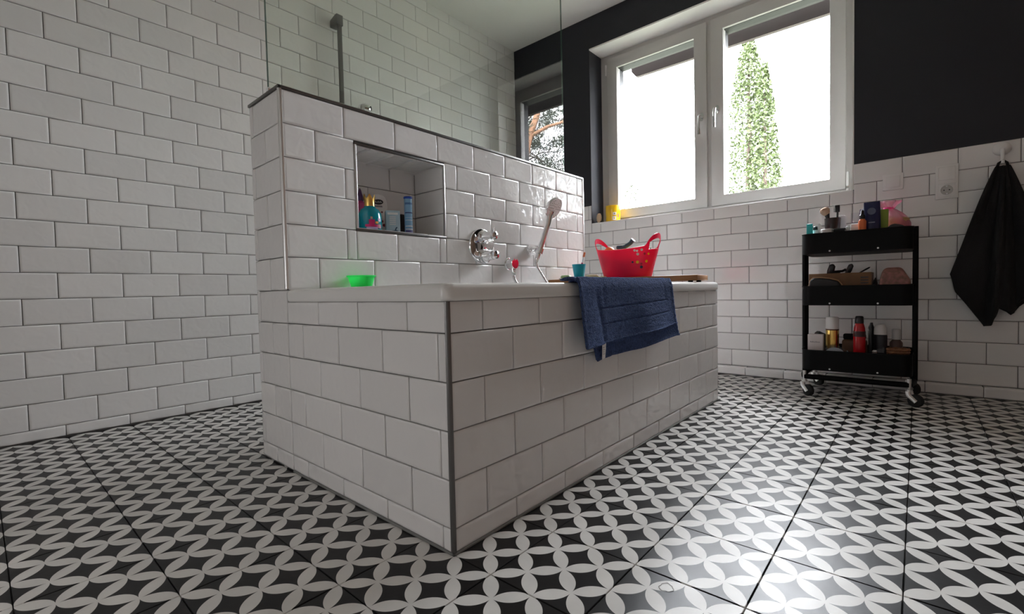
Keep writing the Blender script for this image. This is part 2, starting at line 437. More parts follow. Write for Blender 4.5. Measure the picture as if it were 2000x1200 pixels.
# window wall (far end)
WY0, WY1, WZ0, WZ1 = -0.457, 1.141, 1.0405, 2.324
XP = XW + 0.004           # painted surface, a touch behind the tile face
b = MB()
b.box(XP, XW+.32, YR-.1, WY0, -0.1, H+.1); b.box(XP, XW+.32, WY1, YL+.1, -0.1, H+.1)
b.box(XP, XW+.32, WY0, WY1, -0.1, WZ0-.012); b.box(XP, XW+.32, WY0, WY1, WZ1+.006, H+.1)
wb_ = struct('wall_back', b, PAINT)
part('grout', MB().box(XW+.0025, XP+.001, YR, YL, 0.05, 1.035).box(XW+.0025, XP+.001, YR, WY0-.006, 1.03, 1.174).box(XW+.0025, XP+.001, WY1+.006, YL, 1.03, 1.174), GROUT, wb_)
part('soffit', MB().box(XP-.003, XW+.24, WY0, WY1, WZ1, WZ1+.010), WHITEP, wb_, 'white window soffit')
part('sill', MB().box(XW+.001, XW+.22, WY0, WY1, WZ0-.012, WZ0), WHPL, wb_, 'white window sill', bevel=0.002)
part('reveal', MB().box(XP-.002, XW+.2, WY0-.004, WY0+.003, WZ0, WZ1), WHITEP, wb_, 'white window reveal')
lw = [0.0507] + [0.1507 + P*i for i in range(9)] + [1.0687, 1.1735]
# u = -Y from the left-hand corner
yA = 0.9654
offA = (YL-yA) % PH; offB = (offA + PH/2) % PH
R_ = rows(lw, 0, YL-YR-0.4, PH, offA, offB, holes=[(YL-WY1-.003, YL-WY0+.003, WZ0-.001, 2.0)])
field(wb_, (XW, YL, 0), (0, -1, 0), (0, 0, 1), R_)
# low tiled plinth along the foot of the window wall
XL = 2.3998
bb = struct('baseboard_back', MB().box(XL+.0065, XP, YR, YL, -0.01, 0.0435), GROUT)
R_ = rows([0.004, 0.0505], 0, YL-YR-0.4, PH, (YL-0.063) % PH, 0)
field(bb, (XL, YL, 0), (0, -1, 0), (0, 0, 1), R_)
R_ = rows([0, XW-XL], 0, YL-YR-0.4, PH, (YL-0.063) % PH, 0)
field(bb, (XL, YL, 0.0507), (0, -1, 0), (1, 0, 0), R_)

# ================================================================== half-height partition wall with a niche
YF, YB, ZT = 0.738, 0.967, 1.176
NX0, NX1, NZ0, NZ1, ND = 0.250, 0.646, 0.770, 1.064, 0.934
g = 0.0025
b = MB()
b.box(g+.004, 1.690, YF+g+.004, YB-g-.004, 0, NZ0-.009); b.box(g+.004, NX0-.007, YF+g+.004, YB-g-.004, NZ0-.01, ZT)
b.box(NX1+.007, 1.690, YF+g+.004, YB-g-.004, NZ0-.01, ZT); b.box(NX0-.01, NX1+.01, YF+g+.004, YB-g-.004, NZ1+.009, ZT)
b.box(NX0-.01, NX1+.01, ND+.0065, YB-g-.004, NZ0-.01, NZ1+.01)
pw = struct('wall_partition', b, GROUT)
zr = [0.0045, 0.054] + [0.054 + P*i for i in range(1, 12)]
zf = [z for z in zr if z > 0.55]     # from 0.564 up
zf = [0.50] + zf
R_ = rows(zf, 0.008, 1.6955, PH, 0.007+PH, 0.1085, first='A', holes=[(NX0-.004, NX1+.004, NZ0-.004, NZ1+.004)])
field(pw, (0, YF, 0), (1, 0, 0), (0, 0, 1), R_)
# end of the partition, u = -Y (u=0 at Y=YB)
wE = YB-YF
R_ = []
for i in range(len(zr)-1):
    full = i % 2 == 1
    cut = (YB-0.941) if full else (YB-0.853)
    R_ += [(0.0, cut, zr[i], zr[i+1]), (cut, wE-.001 if zr[i+1] < .57 else wE-.008, zr[i], zr[i+1])]
field(pw, (0, YB, 0), (0, -1, 0), (0, 0, 1), R_)
# rear of the partition, towards the shower
R_ = rows(zr, -1.6955, 0, PH, 0.02, 0.12)
field(pw, (0, YB, 0), (-1, 0, 0), (0, 0, 1), R_)
R_ = rows(zr, YF, YB, PH, YF+.1, YF+.0)
field(pw, (1.6955, 0, 0), (0, 1, 0), (0, 0, 1), R_)
# niche lining
nzl = [NZ0, 0.870, 0.972, NZ1]
R_ = []
for (a, c), cuts in zip(((NZ0, .870), (.870, .972), (.972, NZ1)), ([.522], [.419], [.522])):
    xs = [NX0] + ([.3195] if cuts[0] == .522 else []) + cuts + ([.622] if cuts[0] == .419 else []) + [NX1+.005]
    R_ += [(xs[i], xs[i+1], a, c) for i in range(len(xs)-1)]
field(pw, (0, ND, 0), (1, 0, 0), (0, 0, 1), R_)
field(pw, (NX1, ND, 0), (0, -1, 0), (0, 0, 1), [(0.0005, ND-YF-.006, a, c) for a, c in ((NZ0, .870), (.870, .972), (.972, NZ1))])
field(pw, (NX0, YF, 0), (0, 1, 0), (0, 0, 1), [(0.006, ND-YF-.0005, a, c) for a, c in ((NZ0, .870), (.870, .972), (.972, NZ1))])
field(pw, (0, YF, NZ1), (1, 0, 0), (0, 1, 0), [(a, c, .006, ND-YF-.0005) for a, c in ((NX0, .313), (.313, .4135), (.4135, .516), (.516, NX1))])
field(pw, (0, ND, NZ0), (1, 0, 0), (0, -1, 0), [(a, c, .0005, ND-YF-.006) for a, c in ((NX0, .36), (.36, .563), (.563, NX1))])
# steel trims: niche frame, top edges, vertical corner
T = 0.0075
b = MB()
b.box(NX0-.004, NX0+T-.004, YF-.0015, YF+.006, NZ0-.004, NZ1+.004); part('niche_trim', b, STEEL, pw, 'steel trim', bevel=.0008)
b = MB(); b.box(NX1-T+.004, NX1+.004, YF-.0015, YF+.006, NZ0-.004, NZ1+.004); part('niche_trim', b, STEEL, pw, 'steel trim', bevel=.0008)
b = MB(); b.box(NX0-.004, NX1+.004, YF-.002, YF+.006, NZ1-T+.004, NZ1+.004); part('niche_trim', b, BSTEEL, pw, 'steel trim darkened for its reflection', bevel=.0008)  # same steel as the side strips, its dark reflection put into the colour
b = MB(); b.box(NX0-.004, NX1+.004, YF-.002, YF+.006, NZ0-.004, NZ0+T-.003); part('niche_trim', b, BSTEEL, pw, 'steel trim darkened for its reflection', bevel=.0008)
b = MB(); b.box(-.002, 1.6975, YF-.003, YF+.006, ZT, ZT+.009); part('edge_trim', b, BSTEEL, pw, 'steel edge trim darkened for its reflection', bevel=.001)  # plain steel profile, coloured dark for the dark room it reflects
b = MB(); b.box(-.003, .006, YF-.003, YB+.003, ZT, ZT+.009); part('edge_trim', b, BSTEEL, pw, 'steel edge trim darkened for its reflection', bevel=.001)
b = MB(); b.box(1.690, 1.6985, YF-.003, YF+.006, .57, ZT+.004); part('edge_trim', b, STEEL, pw, 'steel corner trim', bevel=.001)
b = MB(); b.box(.005, 1.690, YF+.005, YB-.004, ZT-.002, ZT+.008); part('top_slab', b, ACRYL, pw)
def quarter(x, y, sx, sy, r, z0, z1, n=6):
    """quarter-round profile at the outer corner (x,y); sx,sy point from the corner into the body"""
    poly = [(x+sx*r, y+sy*r)]
    for i in range(n+1):
        t = PI/2*i/n; poly.append((x+sx*r-sx*r*math.cos(t), y+sy*r-sy*r*math.sin(t)))
    return MB().prism(poly, z0, z1, lambda a, c, z: (a, c, z))
part('corner_trim', quarter(-.002, YF-.002, 1, 1, .0095, .568, ZT, 8), STEEL, pw, 'steel quarter-round corner trim', angle=50)

# ================================================================== bathtub and its tiled surround
LX = 1.6955
su = thing('bath_surround', 'white tiled box built around the bathtub', 'bath surround', (0, 0, 0))
b = MB(); b.box(.0065, .05, .0065, YF-.002, 0, .527); part('end_panel', b, GROUT, su)
b = MB(); b.box(.05, LX-.0065, .0065, .05, 0, .527); part('side_panel', b, GROUT, su)
b = MB(); b.box(LX-.05, LX-.0065, .05, YF-.002, 0, .527); part('end_panel', b, GROUT, su)
zs = [0.0045, 0.054, .156, .258, .360, .462, .5285]
R_ = rows(zs, .006, LX, PH, .2039, .1043)           # bottom row like the even ones
field(su, (0, 0, 0), (1, 0, 0), (0, 0, 1), R_)
R_ = rows(zs, 0, YF-.006, PH, (YF-.6423), (YF-.5431) % PH)
field(su, (0, YF, 0), (0, -1, 0), (0, 0, 1), R_)
R_ = rows(zs, 0, YF, PH, .1, .0)
field(su, (LX, 0, 0), (0, 1, 0), (0, 0, 1), R_)
part('corner_trim', quarter(-.0015, -.0015, 1, 1, .0085, 0.0, .528, 8), BSTEEL, su, 'grey steel corner trim', angle=50)
b = MB(); b.box(-.002, .004, -.002, YF-.001, 0, .006); b.box(-.002, LX, -.002, .004, 0, .006); part('floor_seal', b, SILIC, su, 'grey sealant along the floor', bevel=.0015)

tub = thing('bathtub', 'white bathtub with a thick rounded rim in the tiled surround', 'bathtub', (.85, .37, .12))
x0, x1, y0, y1 = -.006, LX+.004, -.006, YF-.001
rr = []
for d, z in ((.010, .529), (.003, .5285), (.0005, .533), (0, .540), (0, .554), (.002, .560), (.007, .5645), (.016, .566), (.075, .5655), (.082, .562), (.090, .545), (.12, .35), (.16, .19), (.22, .14), (.27, .13)):
    rr.append(rrect(x0+d, x1-d, y0+d, y1-min(d, .045 + max(0, d-.075)), max(.012, .022 if d < .02 else .07+d*.6 if d > .03 else .03), z, 6))
part('rim_and_basin', MB().loft(rr, False, True), ACRYL, tub, angle=60)
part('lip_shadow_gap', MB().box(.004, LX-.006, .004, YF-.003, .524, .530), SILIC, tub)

# ================================================================== glass screen, shower column
gs = thing('shower_screen', 'frameless clear glass shower screen standing on the tiled partition', 'shower screen', (.8, .81, ZT+.009))
part('glass_pane', MB().box(.001, 1.609, .806, .814, ZT+.009, 2.42), SCREEN, gs)
for xa in (-.0005, 1.609): part('polished_edge', MB().box(xa, xa+.0015, .806, .814, ZT+.009, 2.42), EDGE, gs, 'greenish polished glass edge')
part('floor_clip', MB().box(-.004, .012, .801, .819, ZT+.008, ZT+.020), CHROME, gs, bevel=.002)

sc_ = thing('shower_column', 'grey steel shower riser rail on the tiled wall behind the glass', 'shower rail', (.815, YL-.01, 1.0))
b = MB(); b.box(.803, .829, 1.794, 1.806,   .75, 2.150); part('riser_rail', b, BSTEEL, sc_, bevel=.003)
for z in (2.118, .80):
    b = MB(); b.prism([(1.790, z-.024), (1.790, z+.034), (1.812, z+.034), (YL-.001, z+.020), (YL-.001, z-.020), (1.812, z-.024)], .795, .835, lambda a, c, x: (x, a, c)); part('wall_bracket', b, BSTEEL, sc_, bevel=.003)
b = MB(); b.lathe([(.022, 0), (.026, .006), (.026, .05), (.022, .056)], 20, (.93, 1.80, 1.635), align((1, 0, 0))); b.lathe([(.018, 0), (.018, .18)], 16, (.76, 1.80, 1.635), align((1, 0, 0))); part('mixer_bar', b, CHROME, sc_)
b = MB(); b.lathe([(.030, 0), (.040, .006), (.043, .02), (.040, .034), (.028, .045), (.010, .050)], 24, (.965, 1.80, 1.640)); part('diverter_knob', b, CHROME, sc_)

# ================================================================== window
wi = struct('window_1', loc=(2.63, .342, 1.68))
FX0, FX1 = 2.630, 2.655
b = MB(); fwid = .075
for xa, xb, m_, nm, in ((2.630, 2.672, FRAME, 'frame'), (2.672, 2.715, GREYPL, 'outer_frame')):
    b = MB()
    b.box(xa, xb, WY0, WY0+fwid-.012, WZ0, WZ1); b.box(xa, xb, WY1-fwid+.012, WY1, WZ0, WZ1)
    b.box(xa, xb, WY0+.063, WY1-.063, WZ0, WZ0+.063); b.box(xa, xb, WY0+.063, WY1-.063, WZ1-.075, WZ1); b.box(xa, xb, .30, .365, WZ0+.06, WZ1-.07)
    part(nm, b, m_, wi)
def sash(y0, y1, gy0, gy1, z0=1.076, z1=2.290, gz0=1.143, gz1=2.211):
    b = MB(); X0, X1 = 2.612, 2.668
    outer = [(y0, z0), (y1, z0), (y1, z1), (y0, z1)]; inner = [(gy0, gz0), (gy1, gz0), (gy1, gz1), (gy0, gz1)]
    v = [(X0, *p) for p in outer] + [(X0, *p) for p in inner] + [(X1, *p) for p in outer] + [(X1, *p) for p in inner]
    f = []
    for i in range(4):
        k = (i+1) % 4
        f += [(i, k, 4+k, 4+i), (8+i, 12+i, 12+k, 8+k), (i, 8+i, 8+k, k), (4+i, 4+k, 12+k, 12+i)]
    b.add(v, f)
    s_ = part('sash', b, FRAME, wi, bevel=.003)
    b = MB(); t = .012
    b.box(2.668, 2.725, gy0-.02, gy0, gz0-.02, gz1+.02); b.box(2.668, 2.725, gy1, gy1+.02, gz0-.02, gz1+.02); b.box(2.668, 2.725, gy0, gy1, gz0-.02, gz0); b.box(2.668, 2.725, gy0, gy1, gz1, gz1+.02)
    b.box(2.632, 2.668, gy0, gy1, gz1-.0015, gz1+.001)
    part('outer_bead', b, GREYPL, s_)
    part('pane', MB().box(2.664, 2.668, gy0-.004, gy1+.004, gz0-.004, gz1+.004), PANE, s_)
    return s_
sL = sash(.345, 1.081, .427, 1.002); sR = sash(-.410, .317, -.335, .240)
def handle(s_, y, z, lean):
    b = MB()
    b.lathe([(.013, 0), (.015, .003), (.015, .010)], 18, (2.612, y, z), align((-1, 0, 0)), sy=1.0, sx=1.9)
    b.tube([(2.602, y, z), (2.572, y, z), (2.564, y+lean*.2, z-.004), (2.562, y+lean, z-.03), (2.562, y+lean, z-.125)], [.008, .008, .009, .0095, .0085], 10)
    part('handle', b, CHROME, s_, 'chrome window handle')
handle(sR, .278, 1.700, .004); handle(sL, .376, 1.676, .002)
b = MB(); b.box(2.605, 2.632, -.425, -.412, 1.090, 1.170); part('hinge', b, WHPL, wi, 'white hinge cover', bevel=.002)
b = MB(); b.box(2.607, 2.632, -.425, -.413, 1.058, 1.078); part('hinge', b, WHPL, wi, 'white hinge cover', bevel=.002)
b = MB(); b.box(2.605, 2.632, 1.083, 1.094, 2.17, 2.25); part('hinge', b, WHPL, wi, 'white hinge cover', bevel=.002)

# ================================================================== outdoors
struct('ground', MB().box(2.8, 60, -40, 40, -0.5, -0.4), mat('grass_ground', (0.055, 0.06, 0.04), 0.9, var=.3, vscale=2))
ev = thing('roof_eave', 'dark brown roof overhang outside above the window panes', 'roof eave', (3.0, 0, 2.4))
EAVE = mat('weathered_brown_board', (0.10, 0.075, 0.07), 0.7, var=.2, vscale=9)
b = MB(); b.prism([(1.10, 2.388), (1.095, 2.345), (1.06, 2.30), (1.03, 2.296), (-2.4, 2.262), (-2.4, 2.384)], 3.05, 3.085, lambda y, z, x: (x, y, z)); part('fascia_board', b, EAVE, ev)
b = MB(); b.box(2.775, 3.040, -2.4, 1.6, 2.394, 2.45); part('soffit_board', b, mat('dark_soffit', (.03, .026, .026), .7), ev)

LEAF = mat('thuja_green', (0.042, 0.060, 0.014), 0.6, var=.35, vscale=3)
def leaves(mb, pts, size, elong=2.0):
    for p in pts:
        a = Vector((random.gauss(0, 1), random.gauss(0, 1), random.gauss(.4, 1))).normalized(); c = a.orthogonal().normalized()
        c = Matrix.Rotation(random.uniform(0, 6.28), 3, a) @ c
        s_ = size*random.uniform(.6, 1.4)
        mb.add([p - c*s_*.5, p + a*s_*elong*.5, p + c*s_*.5, p - a*s_*elong*.5], [(0, 1, 2, 3)])
th = thing('thuja_tree', 'tall green thuja with two spires outside the right-hand window pane', 'tree', (6.6, 1.1, -.4))
mb = MB()
for cx, cy, top, base, n in ((6.75, 1.12, 4.05, .54, 12000), (6.5, .86, 3.52, .32, 6500)):
    pts = []
    for _ in range(n):
        t = random.random()**.8; z = -.2 + (top+.2)*t
        k = max(.0, (top-z)/top)
        r = base*min(1.0, .09 + k**.75*1.15)*random.random()**.38
        a = random.uniform(0, 2*PI)
        pts.append(Vector((cx + r*math.cos(a), cy + r*math.sin(a), z + random.gauss(0, .03))))
    leaves(mb, pts, .026, 2.0)
o = part('foliage', mb, LEAF, th); o['kind'] = 'stuff'
b = MB(); b.tube([(6.75, 1.12, -.4), (6.75, 1.12, 1.5), (6.75, 1.12, 3.9)], [.09, .06, .01], 8); b.tube([(6.5, .86, -.4), (6.5, .86, 3.3)], [.06, .01], 8)
part('trunk', b, mat('thuja_bark', (.06, .04, .03), .9), th)
sh = thing('shrub', 'sparse dark shrub tips at the lower corner of the left window pane', 'shrub', (4.5, 2.0, -.4))
mb = MB(); pts = []
for _ in range(300):
    a = random.uniform(0, 2*PI); r = random.random()**.6*.23
    pts.append(Vector((4.5+r*math.cos(a)*.8, 1.98+r*math.sin(a), 1.62 + .24*random.random()**1.3*(1-(r/.3)**2) + random.gauss(0, .03))))
leaves(mb, pts, .02, 1.7)
o = part('foliage', mb, mat('shrub_dark_leaf', (.05, .06, .03), .7), sh); o['kind'] = 'stuff'
b = MB()
for k in range(9):
    a = k*.7; b.tube([(4.5, 2.05, -.4), (4.5+.05*math.cos(a), 2.02+.05*math.sin(a), 1.1), (4.5+.16*math.cos(a), 1.98+.17*math.sin(a), 1.8)], [.012, .007, .002], 5)
part('stem', b, mat('shrub_twig', (.05, .04, .03), .9), sh)
# a Scots pine to the side, which the glass screen mirrors
pi_ = thing('pine_tree', 'orange-trunked pine with spreading boughs, seen mirrored in the glass shower screen', 'tree', (8.3, -4.4, -.4))
BARK = mat('orange_pine_bark', (.40, .22, .13), .85, bump=.6, bscale=14, bdist=.02, var=.25, vscale=8)
VC = Vector((-.629, 2.341, .547))     # the camera mirrored in the screen: where its reflected view starts
def refl(az, el, d):                   # az, el are slopes along the mirrored view, d the horizontal distance
    return VC + Vector((math.cos(az)*d, math.sin(az)*d, el*d))
tr = [refl(-.686, -.05, 11.0), refl(-.686, .10, 11.0), refl(-.684, .24, 11.0), refl(-.6815, .275, 11.0), refl(-.675, .310, 11.0), refl(-.667, .334, 11.0), refl(-.654, .368, 11.0), refl(-.645, .41, 11.0), refl(-.63, .54, 11.0)]
part('trunk', MB().tube(tr, [.16, .13, .095, .09, .085, .075, .07, .06, .03], 10), BARK, pi_)
part('bough', MB().tube([refl(-.670, .322, 11.0), refl(-.653, .333, 10.9), refl(-.631, .3434, 10.8), refl(-.597, .352, 10.7), refl(-.55, .365, 10.5)], [.045, .042, .038, .032, .02], 8), BARK, pi_, 'side bough')
for q in ((.30, -.60, .22), (.29, -.62, .24), (.35, -.60, .41), (.27, -.61, .29)):
    part('branch', MB().tube([refl(-.683, q[0], 11.1), refl((-.683+q[1])/2, (q[0]+q[2])/2+.01, 11.3), refl(q[1], q[2], 11.5)], [.018, .013, .005], 6), mat('grey_pine_twig', (.10, .08, .06), .9), pi_)
mb = MB(); pts = []
for _ in range(2200):
    c0 = refl(random.uniform(-.84, -.44), random.uniform(.03, .50), random.uniform(10.7, 14.5))
    for _ in range(46): pts.append(c0 + Vector((random.gauss(0, .10), random.gauss(0, .10), random.gauss(0, .07))))
leaves(mb, pts, .016, 7.0)
o = part('needles', mb, mat('pine_needle', (.045, .06, .03), .7), pi_); o['kind'] = 'stuff'


# ================================================================== taps and hand shower on the partition
VX, VZ = .853, .745
tv = thing('bath_thermostat', 'round chrome concealed bath thermostat with two lever handles on the partition', 'tap', (VX, YF, VZ))
Ry = align((0, -1, 0))
b = MB(); b.lathe([(.077, 0), (.078, .003), (.076, .008), (.070, .010), (.0001, .0105)], 48, (VX, YF-.0005, VZ), Ry, cap1=False); part('escutcheon', b, CHROME, tv)
for hz, hx, r0, big in ((.787, VX+.002, .021, 0), (.703, VX+.002, .024, 1)):
    b = MB(); b.lathe([(r0+.008, .006), (r0+.008, .020), (r0+.002, .024), (r0, .028), (r0*.86, .066), (r0*.80, .070)], 32, (hx, YF, hz), Ry)
    h_ = part('handle', b, CHROME, tv)
    b = MB(); b.lathe([(.0175, 0), (.0185, .004), (.0175, .018), (.010, .022)], 24, (hx, YF-.066, hz), Ry); part('cap', b, CHROME, h_)
    b = MB()
    if not big: b.tube([(hx, YF-.078, hz), (hx-.003, YF-.079, hz+.018), (hx-.005, YF-.080, hz+.032)], [.008, .007, .006], 12, flat=.6)
    else: b.tube([(hx-.002, YF-.074, hz+.005), (hx-.004, YF-.076, hz+.034)], [.007, .005], 12, flat=.6); b.lathe([(.017, 0), (.019, .004), (.017, .013), (.008, .016)], 24, (hx, YF-.076, hz), Ry)
    part('lever', b, CHROME, h_)
ot = thing('hose_outlet', 'round chrome wall outlet with elbow for the shower hose, mirroring the red basket', 'shower fitting', (1.03, YF, .673))
b = MB(); b.lathe([(.028, 0), (.029, .004), (.026, .007)], 32, (1.03, YF, .673), Ry); part('rosette', b, CHROME, ot)
b = MB(); b.lathe([(.024, .005), (.025, .040), (.0235, .044), (.0001, .0445)], 32, (1.03, YF, .673), Ry, cap1=False); part('cap', b, CHROME, ot)
b = MB(); b.lathe([(.009, -.055), (.0105, -.052), (.0105, -.034), (.012, -.032), (.012, -.015)], 16, (1.03, YF-.030, .673)); part('hose_nut', b, CHROME, ot)
hh = thing('hand_shower_holder', 'small chrome cone holder on the partition gripping the hand shower', 'shower holder', (1.19, YF, .742))
b = MB(); b.lathe([(.027, 0), (.028, .003), (.025, .020), (.019, .040), (.016, .050)], 28, (1.19, YF, .742), Ry); part('wall_cone', b, CHROME, hh)
ax = (Vector((1.243, .630, .940)) - Vector((1.184, .680, .712))).normalized()
HB = Vector((1.184, .680, .712))
A_ = align(ax)
b = MB(); b.lathe([(.0135, .012), (.019, .014), (.0205, .040), (.0145, .042)], 20, HB, A_, cap0=False, cap1=False); part('grip_ring', b, CHROME, hh)
hs = thing('hand_shower', 'chrome hand shower with round white-faced head and hose in its wall holder', 'shower head', HB)
pts = [HB + ax*t for t in (-.03, 0, .03, .06, .10, .14, .165)]
hdir = Vector((.03, -.85, -.52)).normalized()
HC = Vector((1.243, .624, .945))
pts += [HC - hdir*.012 - ax*.045, HC - hdir*.010 - ax*.02]
b = MB(); b.tube(pts, [.0095, .0115, .0125, .0135, .0140, .0142, .0150, .018, .020], 18); part('handle', b, CHROME, hs)
Rh = align(hdir)
b = MB(); b.lathe([(.012, -.032), (.030, -.026), (.047, -.014), (.055, -.002), (.0560, .004), (.0545, .007)], 40, HC, Rh); part('head', b, CHROME, hs)
b = MB(); b.lathe([(.0545, .006), (.053, .0085), (.030, .0095), (.0001, .0095)], 40, HC, Rh, cap1=False); fp = part('face_plate', b, mat('pale_grey_spray_face', (.84, .80, .80), .35), hs, 'pale grey spray face')
b = MB(); NOZ = mat('grey_rubber_nozzles', (.20, .19, .19), .5)
for ring, n in ((.012, 6), (.024, 10), (.034, 16), (.0445, 24)):
    for k in range(n):
        if 5 < (k*24//n) % 8 and ring > .03: continue
        a = 2*PI*k/n; b.lathe([(.0017, 0), (.0013, .0022)], 6, HC + Rh @ Vector((ring*math.cos(a), ring*math.sin(a), .009)), Rh)
o = part('nozzles', b, NOZ, fp); o['kind'] = 'stuff'
hose = [(1.03, .708, .620), (1.031, .704, .600), (1.045, .695, .575), (1.06, .67, .52), (1.10, .64, .42), (1.18, .60, .36), (1.27, .60, .38), (1.285, .635, .47), (1.26, .66, .55), (1.225, .674, .60), (1.192, .682, .645), (1.176, .683, .665), tuple(HB + ax*-.03)]
def smooth_path(p, it=3):
    p = [Vector(q) for q in p]
    for _ in range(it):
        q = [p[0]]
        for a, c in zip(p[:-1], p[1:]): q += [a*.75+c*.25, a*.25+c*.75]
        p = q + [p[-1]]
    return p
b = MB(); b.tube(smooth_path(hose), .0068, 10); part('hose', b, mat('chrome_hose', (.75, .75, .76), .22, 1.0, bump=.5, bscale=400), hs)

# ================================================================== green cup on the bath rim
CX, CY = .228, .690
b = MB(); b.lathe([(.0001, .5665), (.030, .5665), (.033, .570), (.0425, .602), (.0425, .6035), (.0475, .6045), (.0475, .609), (.0425, .609), (.031, .572), (.0001, .571)], 36, (CX, CY, 0), cap0=False, cap1=False)
GRC = translucent(mat('green_translucent_cup', (.10, .88, .28), .35), (.16, 1.0, .38), .6)
single('green_cup', b, GRC, 'bright green plastic cup standing on the bath rim below the niche', 'cup', (CX, CY, .566), angle=40)

# ================================================================== bamboo tray across the bath and what stands on it
BP = Vector((1.431, .0, .574)); AP = Vector((1.325, .725, .574)); e1 = (AP-BP).normalized(); e2 = Vector((e1.y, -e1.x, 0)); Lt = (AP-BP).length; Wt = .235
def TR(u, v, z): return BP + e1*u + e2*v + Vector((0, 0, z))
TM = Matrix((e1, e2, Vector((0, 0, 1)))).transposed().to_4x4(); TM.translation = BP
tr_ = thing('bath_tray', 'bamboo bath tray laid across the tub holding the red basket', 'bath tray', TR(Lt/2, Wt/2, 0))
for v0 in (0, Wt-.016):
    b = MB(); b.xbox(TM, .0, Lt, v0, v0+.016, .0, .024); part('rail', b, WOOD, tr_, bevel=.002)
for u0 in (0.0, Lt-.018):
    b = MB(); b.xbox(TM, u0-.0005, u0+.018, .016, Wt-.016, .001, .0235); part('end_bar', b, WOOD, tr_, bevel=.002)
for k in range(7):
    v0 = .020 + k*.0285; b = MB(); b.xbox(TM, .018, Lt-.018, v0, v0+.024, .010, .0195); part('slat', b, WOOD, tr_, bevel=.001)
for u0, v0 in ((.035, .018), (.035, Wt-.04), (Lt-.07, .018), (Lt-.07, Wt-.04)):
    b = MB(); b.lathe([(.010, -.0078), (.011, -.004), (.010, .011)], 14, TR(u0, v0+.01, 0)); part('foot', b, RUBBER, tr_, 'dark rubber foot')
ZS = .5940
# basket: oval flexible tub with two loop handles (long axis across the bath)
bc = TR(.352, .118, 0); bcx, bcy = bc.x, bc.y
bk = thing('toy_basket', 'pinkish red soft plastic basket of bath toys with two loop handles on the tray', 'basket', (bcx, bcy, ZS))
NT, NV = 96, 34
def bprof(th, v):
    ca, sa = math.cos(th), math.sin(th)           # sa=+-1 at the handles (along y)
    Hh = .135 + .018*sa*sa
    hn = max(0.0, 1 - (abs(ca)/.56)**2) if abs(sa) > .5 else 0.0
    top = Hh + (.056*hn**.6 if hn > 0 else 0)
    VS = 24/(NV-1); zl = Hh-.018
    z = zl*v/VS if v <= VS else zl + (top-zl)*(v-VS)/(1-VS)
    q = z/.15
    rx = .088 + .034*q; ry = .118 + .040*min(q, 1.15)
    if q > 1: ry += .0
    return Vector((bcx + rx*ca, bcy + ry*sa, ZS + z)), z, Hh, hn
vs = []; fs = []
for j in range(NV):
    for i in range(NT): vs.append(bprof(2*PI*i/NT, j/(NV-1))[0])
for j in range(NV-1):
    for i in range(NT):
        th = 2*PI*(i+.5)/NT; p_, z, Hh, hn = bprof(th, (j+.5)/(NV-1)); k = (i+1) % NT
        if hn > .40 and 24 <= j <= 29: continue
        fs.append((j*NT+i, j*NT+k, (j+1)*NT+k, (j+1)*NT+i))
fs.append(tuple(range(NT-1, -1, -1)))
b = MB(); b.add(vs, fs, True); part('body', b, RED, bk, angle=50, solid=.003)
for th, z, rz, c_ in ((3.75, .112, .008, 0), (3.83, .104, .007, 0), (3.98, .108, .008, 0), (3.86, .090, .009, 0), (4.10, .088, .008, 3), (3.70, .062, .007, 2), (3.87, .060, .010, 1), (4.02, .052, .008, 3), (4.22, .060, .009, 1), (4.26, .086, .007, 1), (4.04, .040, .010, 2), (4.3, .104, .007, 0)):
    p_, _, _, _ = bprof(th, z/.14); nrm = Vector((math.cos(th)/.118, math.sin(th)/.15, -.10*9)).normalized()
    nrm = Vector((math.cos(th), math.sin(th)*.8, -.12)).normalized()
    b = MB(); b.lathe([(.0001, -.0008), (rz*.72, -.0008), (rz*.72, .0006), (.0001, .001)], 12, p_ + nrm*.0036, align(nrm), cap0=False, cap1=False)
    part('spot', b, [WHPL, YEL, NAVYP, mat('red_spot', (.45, .0, .05), .4)][c_], bk, ['white spot', 'yellow spot', 'dark spot', 'dark red spot'][c_])
def toy(name, mb, m, label, cat, loc): return single(name, mb, m, label, cat, loc, group='bath toys in the red basket')
DTEAL = mat('petrol_plastic', (.015, .10, .14), .35)
b = MB(); b.tube([(bcx+.01, bcy+.075, ZS+.11), (bcx, bcy+.03, ZS+.152), (bcx, bcy+.008, ZS+.158), (bcx, bcy-.018, ZS+.172), (bcx, bcy-.034, ZS+.188)], [.012, .013, .010, .010, .012], 12)
b.lathe([(.006, -.004), (.017, -.002), (.019, .006), (.016, .014)], 18, (bcx, bcy+.038, ZS+.150))
toy('toy_scoop', b, DTEAL, 'petrol blue toy scoop sticking up from the red basket', 'toy', (bcx, bcy, ZS+.11))
b = MB(); b.lathe([(.0001, -.03), (.015, -.026), (.026, -.014), (.03, 0), (.026, .014), (.015, .026), (.0001, .03)], 20, (bcx-.015, bcy+.088, ZS+.132), cap0=False, cap1=False)
toy('toy_ball', b, mat('orange_toy', (.85, .20, .03), .4), 'orange ball among the toys behind the left basket handle', 'toy', (bcx-.015, bcy+.088, ZS+.10))
b = MB(); b.lathe([(.02, 0), (.026, .012), (.027, .045), (.024, .048), (.022, .046)], 20, (bcx+.02, bcy-.075, ZS+.105), align((.2, .3, 1)))
toy('toy_beaker', b, WHITEB, 'white toy beaker inside the right basket handle', 'toy', (bcx+.02, bcy-.075, ZS+.10))
b = MB(); b.lathe([(.0001, -.022), (.018, -.014), (.022, 0), (.018, .014), (.0001, .022)], 18, (bcx+.02, bcy+.045, ZS+.135), sx=1.2, cap0=False, cap1=False)
